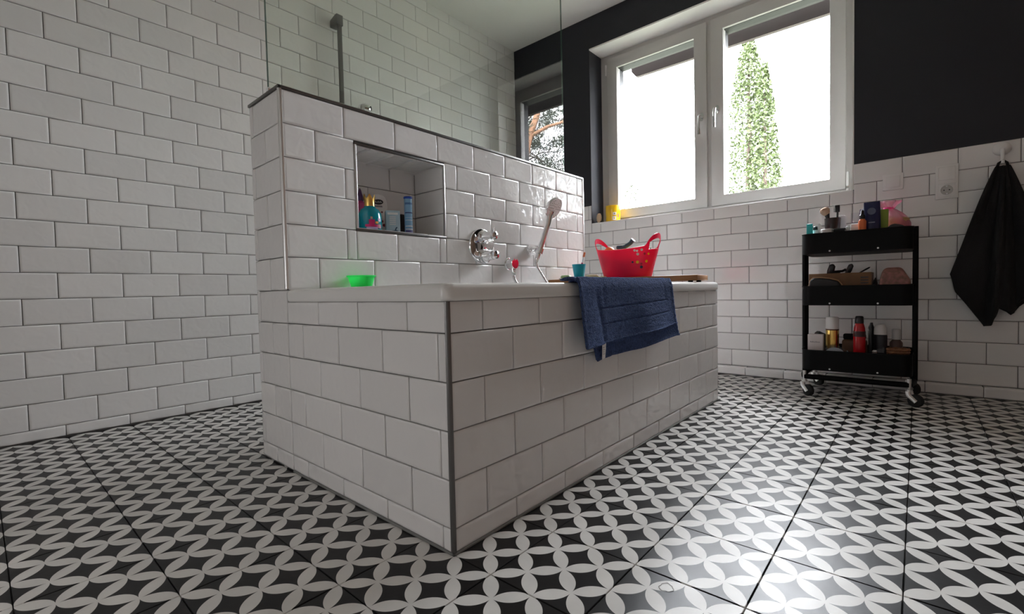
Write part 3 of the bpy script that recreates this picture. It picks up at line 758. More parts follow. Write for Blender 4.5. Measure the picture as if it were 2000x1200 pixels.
toy('toy_fish', b, mat('pale_toy', (.75, .72, .62), .4), 'pale bath toy beside the orange ball in the basket', 'toy', (bcx+.02, bcy+.045, ZS+.11))
b = MB(); b.lathe([(.03, 0), (.034, .05), (.034, .09), (.03, .10)], 18, (bcx-.01, bcy-.02, ZS+.02)); b.lathe([(.025, 0), (.03, .06)], 16, (bcx+.02, bcy+.05, ZS+.02))
toy('toy_bottle', b, mat('yellow_toy', (.85, .6, .05), .4), 'yellow toy bottle deep inside the red basket', 'toy', (bcx, bcy, ZS+.02))

cu = TR(.590, .075, 0); cux, cuy = cu.x, cu.y
b = MB(); R0 = []
for rx, ry, z in ((.0005, .0005, .004), (.021, .019, .004), (.024, .021, .0), (.026, .023, .004), (.037, .034, .078), (.0375, .0345, .080), (.0355, .0325, .080), (.024, .022, .008), (.0005, .0005, .008)):
    R0.append([Vector((cux + rx*math.cos(a)*(1+.06*math.cos(3*a)), cuy + ry*math.sin(a)*(1+.06*math.cos(3*a)), ZS+z)) for a in [2*PI*k/36 for k in range(36)]])
b.loft(R0, False, False)
single('turquoise_cup', b, TEALC, 'turquoise plastic tooth mug on the tray between the soaps', 'cup', (cux, cuy, ZS), angle=40)
tb = thing('toothbrush', 'pink and white childrens toothbrush leaning in the turquoise mug', 'toothbrush', (cux, cuy, ZS+.01))
q0 = Vector((cux+.012, cuy+.012, ZS+.012)); q1 = Vector((cux-.012, cuy-.040, ZS+.135)); dq = (q1-q0)
b = MB(); b.tube([q0, q0+dq*.35, q0+dq*.62], [.005, .0055, .004], 10); part('grip', b, mat('pink_grip', (.75, .05, .12), .35), tb, 'pink grip')
b = MB(); b.tube([q0+dq*.60, q0+dq*.78, q0+dq*.85, q1], [.003, .0028, .0055, .005], 10); part('neck', b, WHPL, tb, 'white neck')
b = MB(); bd = Vector((-.8, -.6, .1)).normalized(); M_ = Matrix((dq.normalized(), bd.cross(dq.normalized()).normalized(), bd)).transposed().to_4x4(); M_.translation = q0+dq*.92
b.xbox(M_, -.012, .012, -.005, .005, .003, .014); part('bristles', b, mat('orange_bristles', (.85, .25, .12), .8), tb, 'orange bristles', bevel=.001)
# soaps
def soap(name, uv, sx, sy, h, col, dishcol, lab_s, lab_d, ang):
    c = TR(uv[0], uv[1], 0)
    R0 = Matrix.Rotation(ang, 3, 'Z'); d = MB(); rg = []
    for k, (s_, z) in enumerate(((.86, 0), (.97, .002), (1.06, .009), (1.04, .011), (.95, .010), (.80, .006), (.0, .006))):
        rg.append([Vector((c.x, c.y, ZS+z)) + R0 @ Vector((1.05*sx*max(s_, .01)*math.copysign(abs(math.cos(a))**.7, math.cos(a)), 1.05*sy*max(s_, .01)*math.copysign(abs(math.sin(a))**.7, math.sin(a)), 0)) for a in [2*PI*j/32 for j in range(32)]])
    d.loft(rg, True, False)
    single('soap_dish', d, dishcol, lab_d, 'soap dish', (c.x, c.y, ZS))
    d = MB(); rg = []
    for s_, z in ((.55, .0070), (.80, .0085), (.95, .013), (1.0, .5*h+.008), (.95, h+.002), (.80, h+.007), (.45, h+.0085), (.01, h+.009)):
        rg.append([Vector((c.x, c.y, ZS+z)) + R0 @ Vector((.86*sx*s_*math.copysign(abs(math.cos(a))**.75, math.cos(a)), .86*sy*s_*math.copysign(abs(math.sin(a))**.75, math.sin(a)), 0)) for a in [2*PI*j/32 for j in range(32)]])
    d.loft(rg, True, True)
    single('soap_bar', d, col, lab_s, 'soap', (c.x, c.y, ZS+.007))
soap('soap', (.655, .050), .026, .032, .018, mat('green_soap', (.33, .52, .27), .45), WHPL, 'green soap bar on the white dish left of the turquoise mug', 'white soap dish left of the turquoise mug at the tray end', .1)
soap('soap', (.510, .050), .030, .038, .016, mat('cream_soap', (.74, .74, .50), .45), BAMB2, 'cream coloured soap bar on the bamboo dish right of the mug', 'small bamboo soap dish right of the turquoise mug', .15)
soap('soap', (.605, .024), .016, .014, .008, mat('pale_green_soap', (.50, .63, .33), .45), mat('frosted_dish', (.65, .7, .62), .4), 'small round pale green soap in front of the turquoise mug', 'tiny frosted dish in front of the turquoise mug', 0)
c = TR(.462, .040, 0)
b = MB(); rg = []
for s_, z in ((.85, 0), (1, .003), (1, .009), (.85, .012), (.01, .0125)):
    rg.append([Vector((c.x + .020*s_*math.copysign(abs(math.cos(a))**.5, math.cos(a)), c.y + .030*s_*math.copysign(abs(math.sin(a))**.5, math.sin(a)), ZS+z)) for a in [2*PI*j/24 for j in range(24)]])
b.loft(rg, True, False); single('soap_sliver', b, mat('yellow_green_soap', (.55, .60, .22), .5), 'flat yellow-green soap piece between the bamboo dish and the red basket', 'soap', (c.x, c.y, ZS))

# ================================================================== blue towel over the rim
TOW = mat('blue_terry', (.066, .102, .225), .95, bump=1.0, bscale=230, bdist=.008, var=.65, vscale=140, spec=.1)
tw = thing('bath_towel', 'folded blue terry towel hanging over the bath rim in front of the tray', 'towel', (.78, .0, .566))
def lerp(a, c, t): return a + (c-a)*t
def towel_layer(xl0, xl1, xr0, xr1, zl, zr, y_off, zt_off, inner, lift, seed):
    nu, nv = 90, 150
    Y0 = .034 if seed < 2 else .026
    def path(s, u):
        # s 0..1 along the cloth: inside the tub -> over the rim -> down the face
        zb = lerp(zl, zr, u)
        L0, L1, L2 = inner, Y0+.008+y_off, .566 + zt_off - zb
        t = s*(L0+L1+L2)
        if t < L0: return Vector((0, Y0, .5675+zt_off))
        t -= L0
        if t < L1:
            a = t/L1; y = lerp(Y0, -.008-y_off, a)
            return Vector((0, y, .5675+zt_off + .006*math.sin(a*PI)))
        t -= L1
        d = t/L2
        rnd = min(1, t/.03)
        return Vector((0, -.008-y_off - .010*math.sin(rnd*PI/2) - lift(u)*d**1.4, .5675+zt_off - t + .006*(1-rnd)))
    def fn(u, v):
        p = path(v, u)
        d = max(0.0, min(1.0, (.566-p.z)/(.566-lerp(zl, zr, u)))) if p.y < .0 else 0
        x = lerp(lerp(xl0, xl1, d), lerp(xr0, xr1, d), u)
        n1 = noise.noise((x*9+seed, p.z*4, p.y*3)); n2 = noise.noise((x*170, p.z*170, p.y*170+seed))
        fold = .010*d*math.sin(u*9+seed)*(1 if p.y < 0 else 0) + .006*n1*d + .0016*n2
        crease = -.0045*math.exp(-((u-.13-.05*d)/.018)**2)*min(1, d*3)
        stripe = 0.0
        for a0 in (.40, .66):
            if p.y < 0: stripe -= .003*math.exp(-((d-a0-.04*(1-u))/.014)**2)*(1 if .16 < u < .90 else 0)
        if p.y < 0 and .05 < d < .40: stripe -= .0025*(math.exp(-((u-.20)/.006)**2) + math.exp(-((u-.88)/.006)**2))
        hem = .0022*(1 if d > .965 else 0) + .0015*(1 if u < .02 or u > .98 else 0)
        return Vector((x + .004*n1, p.y - fold - crease - stripe - hem, p.z + (.0012*n2 if p.y > -.005 else 0)))
    return MB().grid(fn, nu, nv)
b = towel_layer(.470, .528, 1.075, 1.135, .338, .362, .004, .000, .0005, lambda u: .008 + .012*u, 3.1)
part('under_layer', b, TOW, tw, angle=180, solid=.004)
b = towel_layer(.446, .436, 1.072, 1.112, .384, .408, .013, .008, .0005, lambda u: .020 - .006*u, 1.7)
part('upper_layer', b, TOW, tw, angle=180, solid=.005)
b = MB(); b.prism([(.548, .398), (.570, .396), (.562, .346), (.545, .343)], -.039, -.0382, lambda x, z, y: (x, y, z)); lb = part('care_label', b, WHITEB, tw, 'white care label', bevel=.0002)
b = MB()
for k in range(4): b.box(.549, .549+.012-.003*(k % 2), -.0396, -.0391, .358+k*.006, .3595+k*.006)
part('label_print', b, mat('grey_print', (.3, .3, .3), .8), lb)['kind'] = 'stuff'

# ================================================================== things in the niche
ZN = NZ0 + .0005
tl = thing('bubble_bath_bottle', 'round teal bubble bath bottle with gold crown cap in the niche', 'bottle', (.338, .800, ZN))
TEALB = mat('teal_shiny_bottle', (.0, .22, .28), .12)
b = MB(); b.lathe([(.028, 0), (.038, .003), (.0415, .018), (.0425, .045), (.0405, .068), (.033, .084), (.022, .091), (.020, .096)], 40, (.338, .800, ZN)); part('bottle', b, TEALB, tl)
b = MB(); rg = []
for z, cr in ((.094, 0), (.097, 0), (.118, 0)):
    rg.append([Vector((.338+.0185*math.cos(a), .800+.0185*math.sin(a), ZN+z)) for a in [2*PI*j/40 for j in range(40)]])
rg.append([Vector((.338+.0215*math.cos(a), .800+.0215*math.sin(a), ZN+.122+.020*abs(1-((j/40*6) % 1)*2))) for j, a in [(j, 2*PI*j/40) for j in range(40)]])
rg.append([Vector((.338+.0195*math.cos(a), .800+.0195*math.sin(a), ZN+.121+.019*abs(1-((j/40*6) % 1)*2))) for j, a in [(j, 2*PI*j/40) for j in range(40)]])
rg.append([Vector((.338+.0165*math.cos(a), .800+.0165*math.sin(a), ZN+.112)) for a in [2*PI*j/40 for j in range(40)]])
b.loft(rg, True, True); part('crown_cap', b, GOLD, tl, 'gold crown cap', angle=40)
def patch(c, r, a0, a1, z0, z1, n=8, off=.0006):
    """a thin label wrapped on a cylinder; angles in degrees, -90 faces -Y, 180 faces -X"""
    mb = MB(); A = [math.radians(a0+(a1-a0)*i/n) for i in range(n+1)]
    mb.loft([[Vector((c[0]+(r+o_)*math.cos(a), c[1]+(r+o_)*math.sin(a), z)) for o_, z in ((off*.1, z0), (off, z0), (off, z1), (off*.1, z1))] for a in A], True, True, smooth=False)
    return mb
PINK = mat('magenta_print', (.62, .02, .16), .4); LILAC = mat('lilac_print', (.55, .42, .68), .5); CORAL = mat('coral_print', (.8, .30, .02), .4)
cN = (.338, .800)
for a0, a1, z0, z1, m_ in ((-128, -100, .026, .044, PINK), (-146, -78, .018, .027, PINK), (-140, -84, .011, .017, LILAC), (-96, -80, .030, .038, CORAL), (-82, -62, .040, .050, LILAC), (-120, -110, .046, .054, mat('skin_print', (.7, .45, .35), .5)), (-84, -60, .014, .028, mat('dull_red_print', (.3, .03, .06), .5))):
    part('print', patch(cN, .0422, a0, a1, ZN+z0, ZN+z1), m_, tl, 'printed label patch')
wb2 = thing('lotion_bottle', 'white round-topped lotion bottle with dark oval label at the back of the niche', 'bottle', (.432, .890, ZN))
b = MB()
prof = [(-.033, 0), (.033, 0), (.035, .01), (.036, .08), (.0355, .115), (.033, .140), (.026, .157), (.014, .166), (0, .168), (-.014, .166), (-.026, .157), (-.033, .140), (-.0355, .115), (-.036, .08), (-.035, .01)]
LBM = Matrix.Translation(Vector((.432, .890, ZN))) @ Matrix.Rotation(-.45, 4, 'Z')
b.prism(prof, -.017, .017, lambda x, z, y: LBM @ Vector((x, y, z))); part('bottle', b, WHPL, wb2, bevel=.006, seg=3)
b = MB(); b.prism([(.019*math.cos(a), .135+.0105*math.sin(a)) for a in [2*PI*k/24 for k in range(24)]], -.0182, -.0170, lambda x, z, y: LBM @ Vector((x, y, z))); lo = part('oval_label', b, mat('black_label', (.012, .012, .02), .4), wb2, 'black oval label')
b = MB()
for k in range(7): b.prism([(-.013+k*.004, .1325), (-.0105+k*.004, .1325), (-.0105+k*.004, .1355+.003*(k in (0, 3, 5))), (-.013+k*.004, .1355+.003*(k in (0, 3, 5)))], -.0187, -.0181, lambda x, z, y: LBM @ Vector((x, y, z)))
part('lettering', b, WHITEB, lo)['kind'] = 'stuff'
BER = mat('berry_red_print', (.25, .015, .03), .5)
for x, z, r in ((-.012, .098, .010), (-.022, .085, .009), (.004, .092, .004), (.013, .096, .0035), (.002, .078, .004), (.012, .060, .005), (.020, .045, .006)):
    b = MB(); b.prism([(x+r*math.cos(a), z+r*math.sin(a)) for a in [2*PI*k/12 for k in range(12)]], -.0179, -.0170, lambda x, z, y: LBM @ Vector((x, y, z))); part('berry_print', b, BER, wb2, 'printed red berry')
b = MB(); b.prism([(-.014, .115), (.016, .115), (.014, .121), (-.012, .121)], -.0179, -.0170, lambda x, z, y: LBM @ Vector((x, y, z))); part('grey_print', b, mat('grey_label_print', (.22, .22, .24), .5), wb2, 'grey printed line')
pb = thing('pink_shampoo_bottle', 'pink bottle with a purple pump tip at the left of the niche', 'bottle', (.357, .893, ZN))
b = MB(); b.lathe([(.024, 0), (.028, .004), (.029, .06), (.029, .105), (.024, .122), (.012, .130), (.010, .134)], 28, (.357, .893, ZN)); part('bottle', b, mat('pink_bottle', (.48, .06, .20), .25), pb)
b = MB(); b.lathe([(.011, .132), (.013, .136), (.011, .150), (.007, .164), (.0055, .172), (.001, .182)], 20, (.357, .893, ZN)); part('pump_tip', b, mat('purple_cap', (.07, .025, .10), .35), pb, 'dark purple tip')
bx = thing('cosmetics_box', 'pale blue carton with small dark bird print at the niche edge', 'box', (.430, .800, ZN))
BXM = Matrix.Translation(Vector((.4285, .790, ZN))) @ Matrix.Rotation(-.50, 4, 'Z')
PALEB = mat('pale_blue_card', (.42, .56, .64), .5); INK = mat('dark_blue_ink', (.02, .07, .13), .6)
b = MB(); b.xbox(BXM, -.026, .026, -.022, .022, 0, .088); part('carton', b, PALEB, bx, bevel=.0008)
b = MB(); b.xbox(BXM, -.020, .018, -.0226, -.0219, .072, .080); part('title_strip', b, WHITEB, bx, 'white title strip')
b = MB()
for k in range(5): b.xbox(BXM, -.013, .010, -.0226, -.0219, .034+k*.007, .0375+k*.007)
part('text_lines', b, WHITEB, bx, 'white lines of print')['kind'] = 'stuff'
b = MB(); b.prism([(-.014, .008), (.016, .006), (.018, .012), (.010, .015), (.012, .021), (.016, .024), (.012, .027), (.008, .022), (.005, .014), (-.012, .011)], -.0227, -.0219, lambda x, z, y: BXM @ Vector((x, y, z))); part('bird_print', b, INK, bx, 'dark blue bird print')
b = MB(); b.prism([(-.008, .010), (.002, .006), (.008, .012), (.004, .036), (-.001, .040), (-.004, .034)], .0259, .0268, lambda y, z, x: BXM @ Vector((x, y, z))); part('bird_print', b, DKPL, bx, 'black bird print')
tu = thing('tablet_tube', 'slim blue effervescent tablet tube with dark blue lid at the niche edge', 'tube', (.507, .795, ZN))
b = MB(); b.lathe([(.0150, 0), (.0155, .002), (.0155, .146)], 28, (.507, .795, ZN)); part('tube', b, mat('light_blue_tube', (.22, .42, .62), .35), tu)
b = MB(); b.lathe([(.0155, .145), (.0175, .147), (.0175, .152), (.016, .154)], 28, (.507, .795, ZN)); part('lid', b, mat('blue_lid', (.01, .06, .42), .3), tu, 'dark blue lid')
for z0, z1, m_ in ((.004, .022, mat('violet_band', (.13, .12, .30), .4)), (.024, .028, WHITEB), (.036, .040, WHITEB), (.088, .092, mat('ink_band', (.02, .04, .16), .4)), (.122, .130, mat('mid_blue_band', (.06, .16, .36), .4)), (.060, .062, WHITEB), (.070, .072, mat('pale_band', (.45, .6, .75), .4))):
    part('band', patch((.507, .795), .0155, -175, -20, ZN+z0, ZN+z1, 12), m_, tu, 'printed band')
part('band', patch((.507, .795), .0156, -42, -15, ZN+.002, ZN+.144, 4), WHITEB, tu, 'white stripe')
kt = thing('face_mask_sachet', 'olive green foil sachet with black leaf print behind the carton', 'sachet', (.496, .905, ZN))
KM = Matrix.Translation(Vector((.496, .908, ZN))) @ Matrix.Rotation(-.30, 4, 'Z') @ Matrix.Rotation(-.18, 4, 'X')
b = MB(); b.grid(lambda u, v: KM @ Vector((-.033+.066*u, .004*math.sin(u*PI)*math.sin(v*PI)-.002, .116*v - .010*v*u)), 10, 12); part('foil', b, mat('olive_foil', (.16, .18, .12), .3), kt, solid=.003)
for dx in (-.022, -.006, .012):
    b = MB(); b.prism([(dx, .078), (dx+.008, .076), (dx+.004, .104), (dx-.003, .100)], -.0075, -.0055, lambda x, z, y: KM @ Vector((x, y, z))); part('leaf_print', b, DKPL, kt, 'black leaf print')
b = MB(); b.box(.536, .562, .885, .908, ZN, ZN+.096)
b.box(.540, .558, .889, .904, ZN+.096, ZN+.102)
single('razor_case', b, DKPL, 'small black case behind the blue tablet tube in the niche', 'case', (.540, .90, ZN), bevel=.002)

# ================================================================== on the window sill
b = MB(); SX, SY = 2.515, .995
ym = thing('yellow_tin', 'yellow tin mug with white lettering standing on the window sill', 'mug', (SX, SY, WZ0))
b.lathe([(.048, 0), (.052, .004), (.053, .090), (.054, .112), (.0535, .116), (.050, .116), (.049, .012), (.0001, .010)], 40, (SX, SY, WZ0+.0005), cap1=False); part('body', b, YEL, ym, angle=45)
part('badge', patch((SX, SY), .0530, -152, -126, WZ0+.044, WZ0+.064, 6), WHITEB, ym, 'round white badge')
part('lettering', patch((SX, SY), .0530, -156, -128, WZ0+.008, WZ0+.034, 6), WHITEB, ym, 'white letter print')
part('lettering', patch((SX, SY), .0536, -148, -136, WZ0+.014, WZ0+.026, 4), YEL, ym, 'yellow letter gap')
part('lettering', patch((SX, SY), .0536, -144, -134, WZ0+.050, WZ0+.058, 4), mat('brown_ink', (.2, .1, .02), .5), ym, 'brown badge figure')
part('lettering', patch((SX, SY), .0532, -112, -98, WZ0+.028, WZ0+.054, 4), mat('red_ink', (.7, .12, .05), .5), ym, 'red print')
wbh = thing('nail_brush', 'pale wooden oval brush propped at the left end of the window sill', 'brush', (2.49, 1.10, WZ0))
BM_ = Matrix.Translation(Vector((2.482, 1.098, WZ0+.004))) @ Matrix.Rotation(.12, 4, 'Y')
b = MB(); b.lathe([(.0001, 0), (.010, .003), (.017, .016), (.020, .036), (.018, .056), (.010, .068), (.0001, .071)], 24, M=BM_.to_3x3(), c=BM_.translation, sx=.55, cap0=False, cap1=False); part('back', b, mat('pale_wood', (.55, .40, .26), .5), wbh)
b = MB(); b.lathe([(.013, .016), (.015, .036), (.012, .054)], 16, M=BM_.to_3x3(), c=BM_.translation + Vector((.016, 0, 0)), sx=.5); part('bristles', b, mat('natural_bristle', (.35, .28, .2), .9), wbh)

# ================================================================== switch, socket, hook, black towel on the window wall
def wallM(y, z): return Matrix(((0, 0, -1, XW), (-1, 0, 0, y), (0, 1, 0, z), (0, 0, 0, 1)))   # local x -> -Y, y -> Z, z -> into the room
def plate(mb, M_, x0, x1, y0, y1, d0, d1): return mb.xbox(M_, x0, x1, y0, y1, d0, d1)
sw = thing('light_switch', 'white square light switch on the tiles right of the window', 'switch', (XW, -.622, 1.053))
M_ = wallM(-.622, 1.053)
part('plate', plate(MB(), M_, -.0405, .0405, -.0405, .0405, 0, .009), WHPL, sw, bevel=.0025)
part('rocker', plate(MB(), M_, -.0285, .0285, -.0285, .0285, .0085, .0125), WHPL, sw, bevel=.002)
so = thing('wall_socket', 'white double wall plate with blank cover over a round socket beside the hook', 'socket', (XW, -.822, 1.020))
M_ = wallM(-.822, 1.0205)
part('plate', plate(MB(), M_, -.0405, .0405, -.081, .081, 0, .009), WHPL, so, bevel=.0025)
part('blank_cover', plate(MB(), M_, -.0300, .0300, .009, .071, .0085, .012), WHPL, so, bevel=.002)
M3 = M_.to_3x3(); c0 = M_ @ Vector((0, -.040, 0))
b = MB(); plate(b, M_, -.0300, .0300, -.071, -.009, .0085, .0105); part('socket_insert', b, WHPL, so, bevel=.002)
b = MB(); b.lathe([(.0215, .0105), (.0225, .0125), (.0195, .0125), (.0190, .0050+.0060), (.0001, .0110)], 32, c0, M3, cap0=False, cap1=False); sk = part('socket_well', b, mat('grey_socket_well', (.50, .49, .48), .5), so, 'shaded round socket well')
for dx in (-.0095, .0095):
    b = MB(); b.lathe([(.0028, .0112), (.0028, .0116), (.0001, .0117)], 10, M_ @ Vector((dx, -.040, 0)), M3, cap1=False); part('pin_hole', b, DKPL, sk, 'dark pin hole')
for dy in (-.057, -.023):
    b = MB(); plate(b, M_, -.003, .003, dy-.0025, dy+.0025, .0100, .0134); part('earth_clip', b, CHROME, sk, 'metal earth clip')
hk = thing('wall_hook', 'white round suction hook holding the black towel', 'hook', (XW, -1.004, 1.135))
M_ = wallM(-1.004, 1.138)
b = MB(); b.lathe([(.030, 0), (.031, .004), (.029, .012), (.024, .020), (.012, .026), (.0001, .027)], 32, M_.translation, M_.to_3x3(), cap1=False); part('cup', b, WHPL, hk)
b = MB(); b.tube([M_ @ Vector(q) for q in ((0, -.005, .026), (0, -.030, .032), (0, -.062, .030), (0, -.072, .036), (0, -.068, .046), (0, -.058, .050))], [.008, .007, .006, .006, .006, .005], 12, flat=.7); part('prong', b, WHPL, hk)
BT = mat('black_terry', (.011, .0100, .0105), .95, bump=.7, bscale=300, bdist=.003)
bt = thing('black_towel', 'black towel hanging in folds from the white wall hook', 'towel', (2.42, -1.004, 1.08))
b = MB()
b.tube([M_ @ Vector(q) for q in ((-.016, -.125, .020), (-.019, -.095, .026), (-.012, -.068, .036), (.002, -.060, .042), (.014, -.070, .036), (.020, -.100, .026), (.016, -.130, .020))], .0055, 10); part('hanging_loop', b, BT, bt)
edge = [(-.168, .560), (-.150, .645), (-.095, .735), (-.052, .806), (-.030, .800), (-.012, .720), (.012, .735), (.036, .745), (.062, .690), (.11, .640), (.165, .60)]     # lower edge: sideways from the hook, drop
def bedge(u):
    t = u*(len(edge)-1); i = min(int(t), len(edge)-2); f = t-i; return lerp(edge[i][0], edge[i+1][0], f), lerp(edge[i][1], edge[i+1][1], f)
def bfold(u, v):
    ex, ez = bedge(u); s0 = -.018 + .036*u
    w = v**.90; x = lerp(s0, ex, w) ; z = lerp(.085, ez, v)
    amp = .016*min(1, v*2.5)
    dpt = .030 + .012*(1-v) + amp*math.sin(u*14+.7) + .010*math.sin(u*27+v*3) + .03*math.sin(u*PI)*min(1, v*4)*(.5+.5*v)
    return M_ @ Vector((x, -z, dpt))
b.v, b.f, b.sm = [], [], []
b.grid(bfold, 80, 60); part('front_drape', b, BT, bt, angle=180, solid=.006)
def bback(u, v):
    q = bfold(u, v); return Vector((XW-.006-.010*math.sin(u*PI), q.y*1.0, q.z + .03*v*math.sin(u*5)))
b = MB(); b.grid(bback, 40, 30); part('rear_drape', b, BT, bt, angle=180, solid=-.004)
# ================================================================== trolley
TX0, TX1, TY0, TY1 = 2.030, 2.372, -.706, -.288
ty = thing('storage_trolley', 'black metal three-tier trolley on castors by the tiled wall', 'trolley', (2.2, -.497, 0))
def tray(z0, z1):
    b = MB(); r = .045
    R_ = [rrect(TX0, TX1, TY0, TY1, r, z0, 8), rrect(TX0, TX1, TY0, TY1, r, z1-.004, 8), rrect(TX0-.003, TX1+.003, TY0-.003, TY1+.003, r+.003, z1-.003, 8), rrect(TX0-.003, TX1+.003, TY0-.003, TY1+.003, r+.003, z1, 8), rrect(TX0+.002, TX1-.002, TY0+.002, TY1-.002, r-.002, z1, 8), rrect(TX0+.002, TX1-.002, TY0+.002, TY1-.002, r-.002, z0+.003, 8)]
    b.loft(R_, True, True); return part('tray', b, BLACKM, ty, angle=40)
TZ = ((.690, .788), (.442, .536), (.128, .226))
for z0, z1 in TZ:
    t_ = tray(z0, z1)
    for y in (-.405, -.585):
        b = MB(); b.lathe([(.004, 0), (.0035, .002), (.0001, .0025)], 12, (TX0-.001, y, z0+.010), align((-1, 0, 0)), cap1=False); part('rivet', b, STEEL, t_, 'bright rivet')
for ys in (TY1+.006, TY0-.006):
    for xs in (2.165, 2.215):
        b = MB(); b.tube([(xs, ys, .095), (xs, ys, .795)], .0105, 12); part('upright', b, BLACKM, ty)
    for z0, z1 in TZ:
        b = MB(); b.box(2.140, 2.240, min(ys, ys+(.008 if ys < -.5 else -.008)), max(ys, ys+(.008 if ys < -.5 else -.008)), z0+.012, z1-.012); part('tray_bracket', b, BLACKM, ty, bevel=.002)
for xs in (2.045, 2.355):
    b = MB(); b.tube([(xs, TY0+.012, .092), (xs, TY1-.012, .092)], .0125, 12); part('base_bar', b, BLACKM, ty)
for ys in (TY1+.002, TY0-.002):
    b = MB(); b.tube([(2.045, ys-(.014 if ys > -.5 else -.014), .092), (2.12, ys, .092), (2.28, ys, .092), (2.355, ys-(.014 if ys > -.5 else -.014), .092)], .0125, 12); part('base_bar', b, BLACKM, ty)
for (cx, cy, ang) in ((2.045, TY1-.012, -2.25), (2.355, TY1-.012, -2.2), (2.045, TY0+.012, -1.95), (2.355, TY0+.012, -2.4)):
    d = Vector((math.cos(ang), math.sin(ang), 0)); a_ = Vector((-d.y, d.x, 0))
    wc = Vector((cx, cy, .028)) + d*.024
    b = MB(); b.lathe([(.010, -.011), (.024, -.0105), (.028, -.007), (.028, .007), (.024, .0105), (.010, .011)], 28, wc, align(a_)); cw = part('caster', b, RUBBER, ty, 'black castor wheel')
    b = MB()
    b.lathe([(.006, .066), (.0125, .067), (.0125, .074), (.008, .076), (.008, .120)], 16, (cx, cy, 0))
    for s_ in (-1, 1):
        o_ = a_*s_*.0140
        pts = [Vector((cx, cy, .066)) + o_*.9, Vector((cx, cy, .050)) + o_ + d*.002, wc + Vector((0, 0, .012)) + o_ - d*.010, wc + o_ + d*.002, wc + o_ + d*.006 - Vector((0, 0, .003))]
        b.tube(smooth_path(pts, 2), [.0085]*len(smooth_path(pts, 2)), 8, flat=.35)
    b.lathe([(.005, -.0165), (.005, .0165)], 10, wc, align(a_)); part('fork', b, STEEL, cw, 'steel castor fork')

# ---- top tray
Z1 = .6935
def on_top(name, mb, m, label, cat, loc, **k): return single(name, mb, m, label, cat, loc, group='toiletries on the trolley top tray', **k)
def cyl(x, y, z, prof, n=24, **k): return MB().lathe(prof, n, (x, y, z), **k)
b = MB(); b.loft([[Vector((2.115+sx*.008*s_, -.312+sy*.013, Z1+z)) for sx, sy in ((-1, -1), (1, -1), (1, 1), (-1, 1))] for s_, z in ((1.6, 0), (1.5, .03), (1, .10), (.25, .152))], smooth=False)
on_top('cream_tube', b, mat('teal_tube', (.03, .45, .47), .4), 'small teal squeeze tube standing at the left end of the top tray', 'tube', (2.115, -.312, Z1), bevel=.002)
j = thing('small_jar', 'tiny white jar with black lid just right of the teal tube', 'jar', (2.14, -.337, Z1), 'toiletries on the trolley top tray')
part('jar', cyl(2.14, -.337, Z1, [(.014, 0), (.015, .004), (.015, .118), (.012, .120)]), WHPL, j); part('lid', cyl(2.14, -.337, Z1, [(.0145, .1205), (.0145, .136), (.012, .138)]), DKPL, j, 'black lid')
b = MB(); b.tube([(2.13, -.367, Z1+.003), (2.13, -.362, Z1+.09), (2.13, -.354, Z1+.125), (2.128, -.347, Z1+.148)], [.016, .015, .011, .006], 14)
on_top('pump_bottle', b, WHPL, 'slanting white pump bottle beside the tiny jar on the top tray', 'bottle', (2.13, -.36, Z1))
j = thing('cream_jar', 'low white cream jar in front of the brush cup', 'jar', (2.085, -.388, Z1), 'toiletries on the trolley top tray')
part('jar', cyl(2.085, -.388, Z1, [(.022, 0), (.024, .004), (.024, .090), (.022, .092)]), WHPL, j); part('lid', cyl(2.085, -.388, Z1, [(.0255, .0925), (.0255, .112), (.023, .1145)]), WHITEB, j)
bcup = thing('brush_cup', 'dark brown cup holding make-up brushes on the top tray', 'cup', (2.15, -.402, Z1), 'toiletries on the trolley top tray')
part('cup', cyl(2.15, -.402, Z1, [(.024, 0), (.026, .003), (.033, .155), (.034, .172), (.031, .172), (.025, .010), (.0001, .010)], cap1=False), mat('dark_brown_cup', (.020, .009, .008), .35), bcup)
pbz = thing('powder_brush', 'fluffy beige powder brush leaning out of the brush cup', 'make-up brush', (2.15, -.395, Z1+.01), 'toiletries on the trolley top tray')
q0 = Vector((2.155, -.415, Z1+.015)); q1 = Vector((2.14, -.380, Z1+.195)); dq = q1-q0
b = MB(); b.tube([q0, q0+dq*.6, q0+dq*.85, q1], [.004, .005, .007, .012], 12); part('stem', b, DKPL, pbz)
b = MB(); b.lathe([(.009, 0), (.017, .012), (.0215, .026), (.018, .036), (.008, .041), (.0001, .042)], 20, q1-dq.normalized()*.008, align(dq + Vector((0, .035, 0))), cap1=False); part('bristles', b, mat('beige_bristles', (.50, .33, .23), .95, bump=.6, bscale=300), pbz, 'beige bristles')
ebz = thing('brow_brush', 'black flat brow comb standing upright in the brush cup', 'make-up brush', (2.15, -.42, Z1+.01), 'toiletries on the trolley top tray')
b = MB(); b.tube([(2.15, -.412, Z1+.015), (2.145, -.421, Z1+.12), (2.14, -.424, Z1+.20)], [.004, .004, .0045], 10); part('stem', b, DKPL, ebz)
b = MB(); b.box(2.135, 2.145, -.433, -.415, Z1+.198, Z1+.232); 
for k in range(7): b.box(2.1355, 2.1445, -.4155, -.408, Z1+.200+k*.0045, Z1+.2022+k*.0045)
part('comb', b, DKPL, ebz, bevel=.0006)
b = MB(); b.box(2.20, 2.23, -.450, -.405, Z1, Z1+.185)
b.box(2.205, 2.225, -.445, -.410, Z1+.185, Z1+.190)
on_top('white_carton', b, WHITEB, 'plain white carton behind the brush cup', 'box', (2.215, -.428, Z1), bevel=.004)
b = cyl(2.16, -.462, Z1+.003, [(.018, 0), (.020, .01), (.0215, .118), (.018, .124)], M=align((0, -.10, 1)))
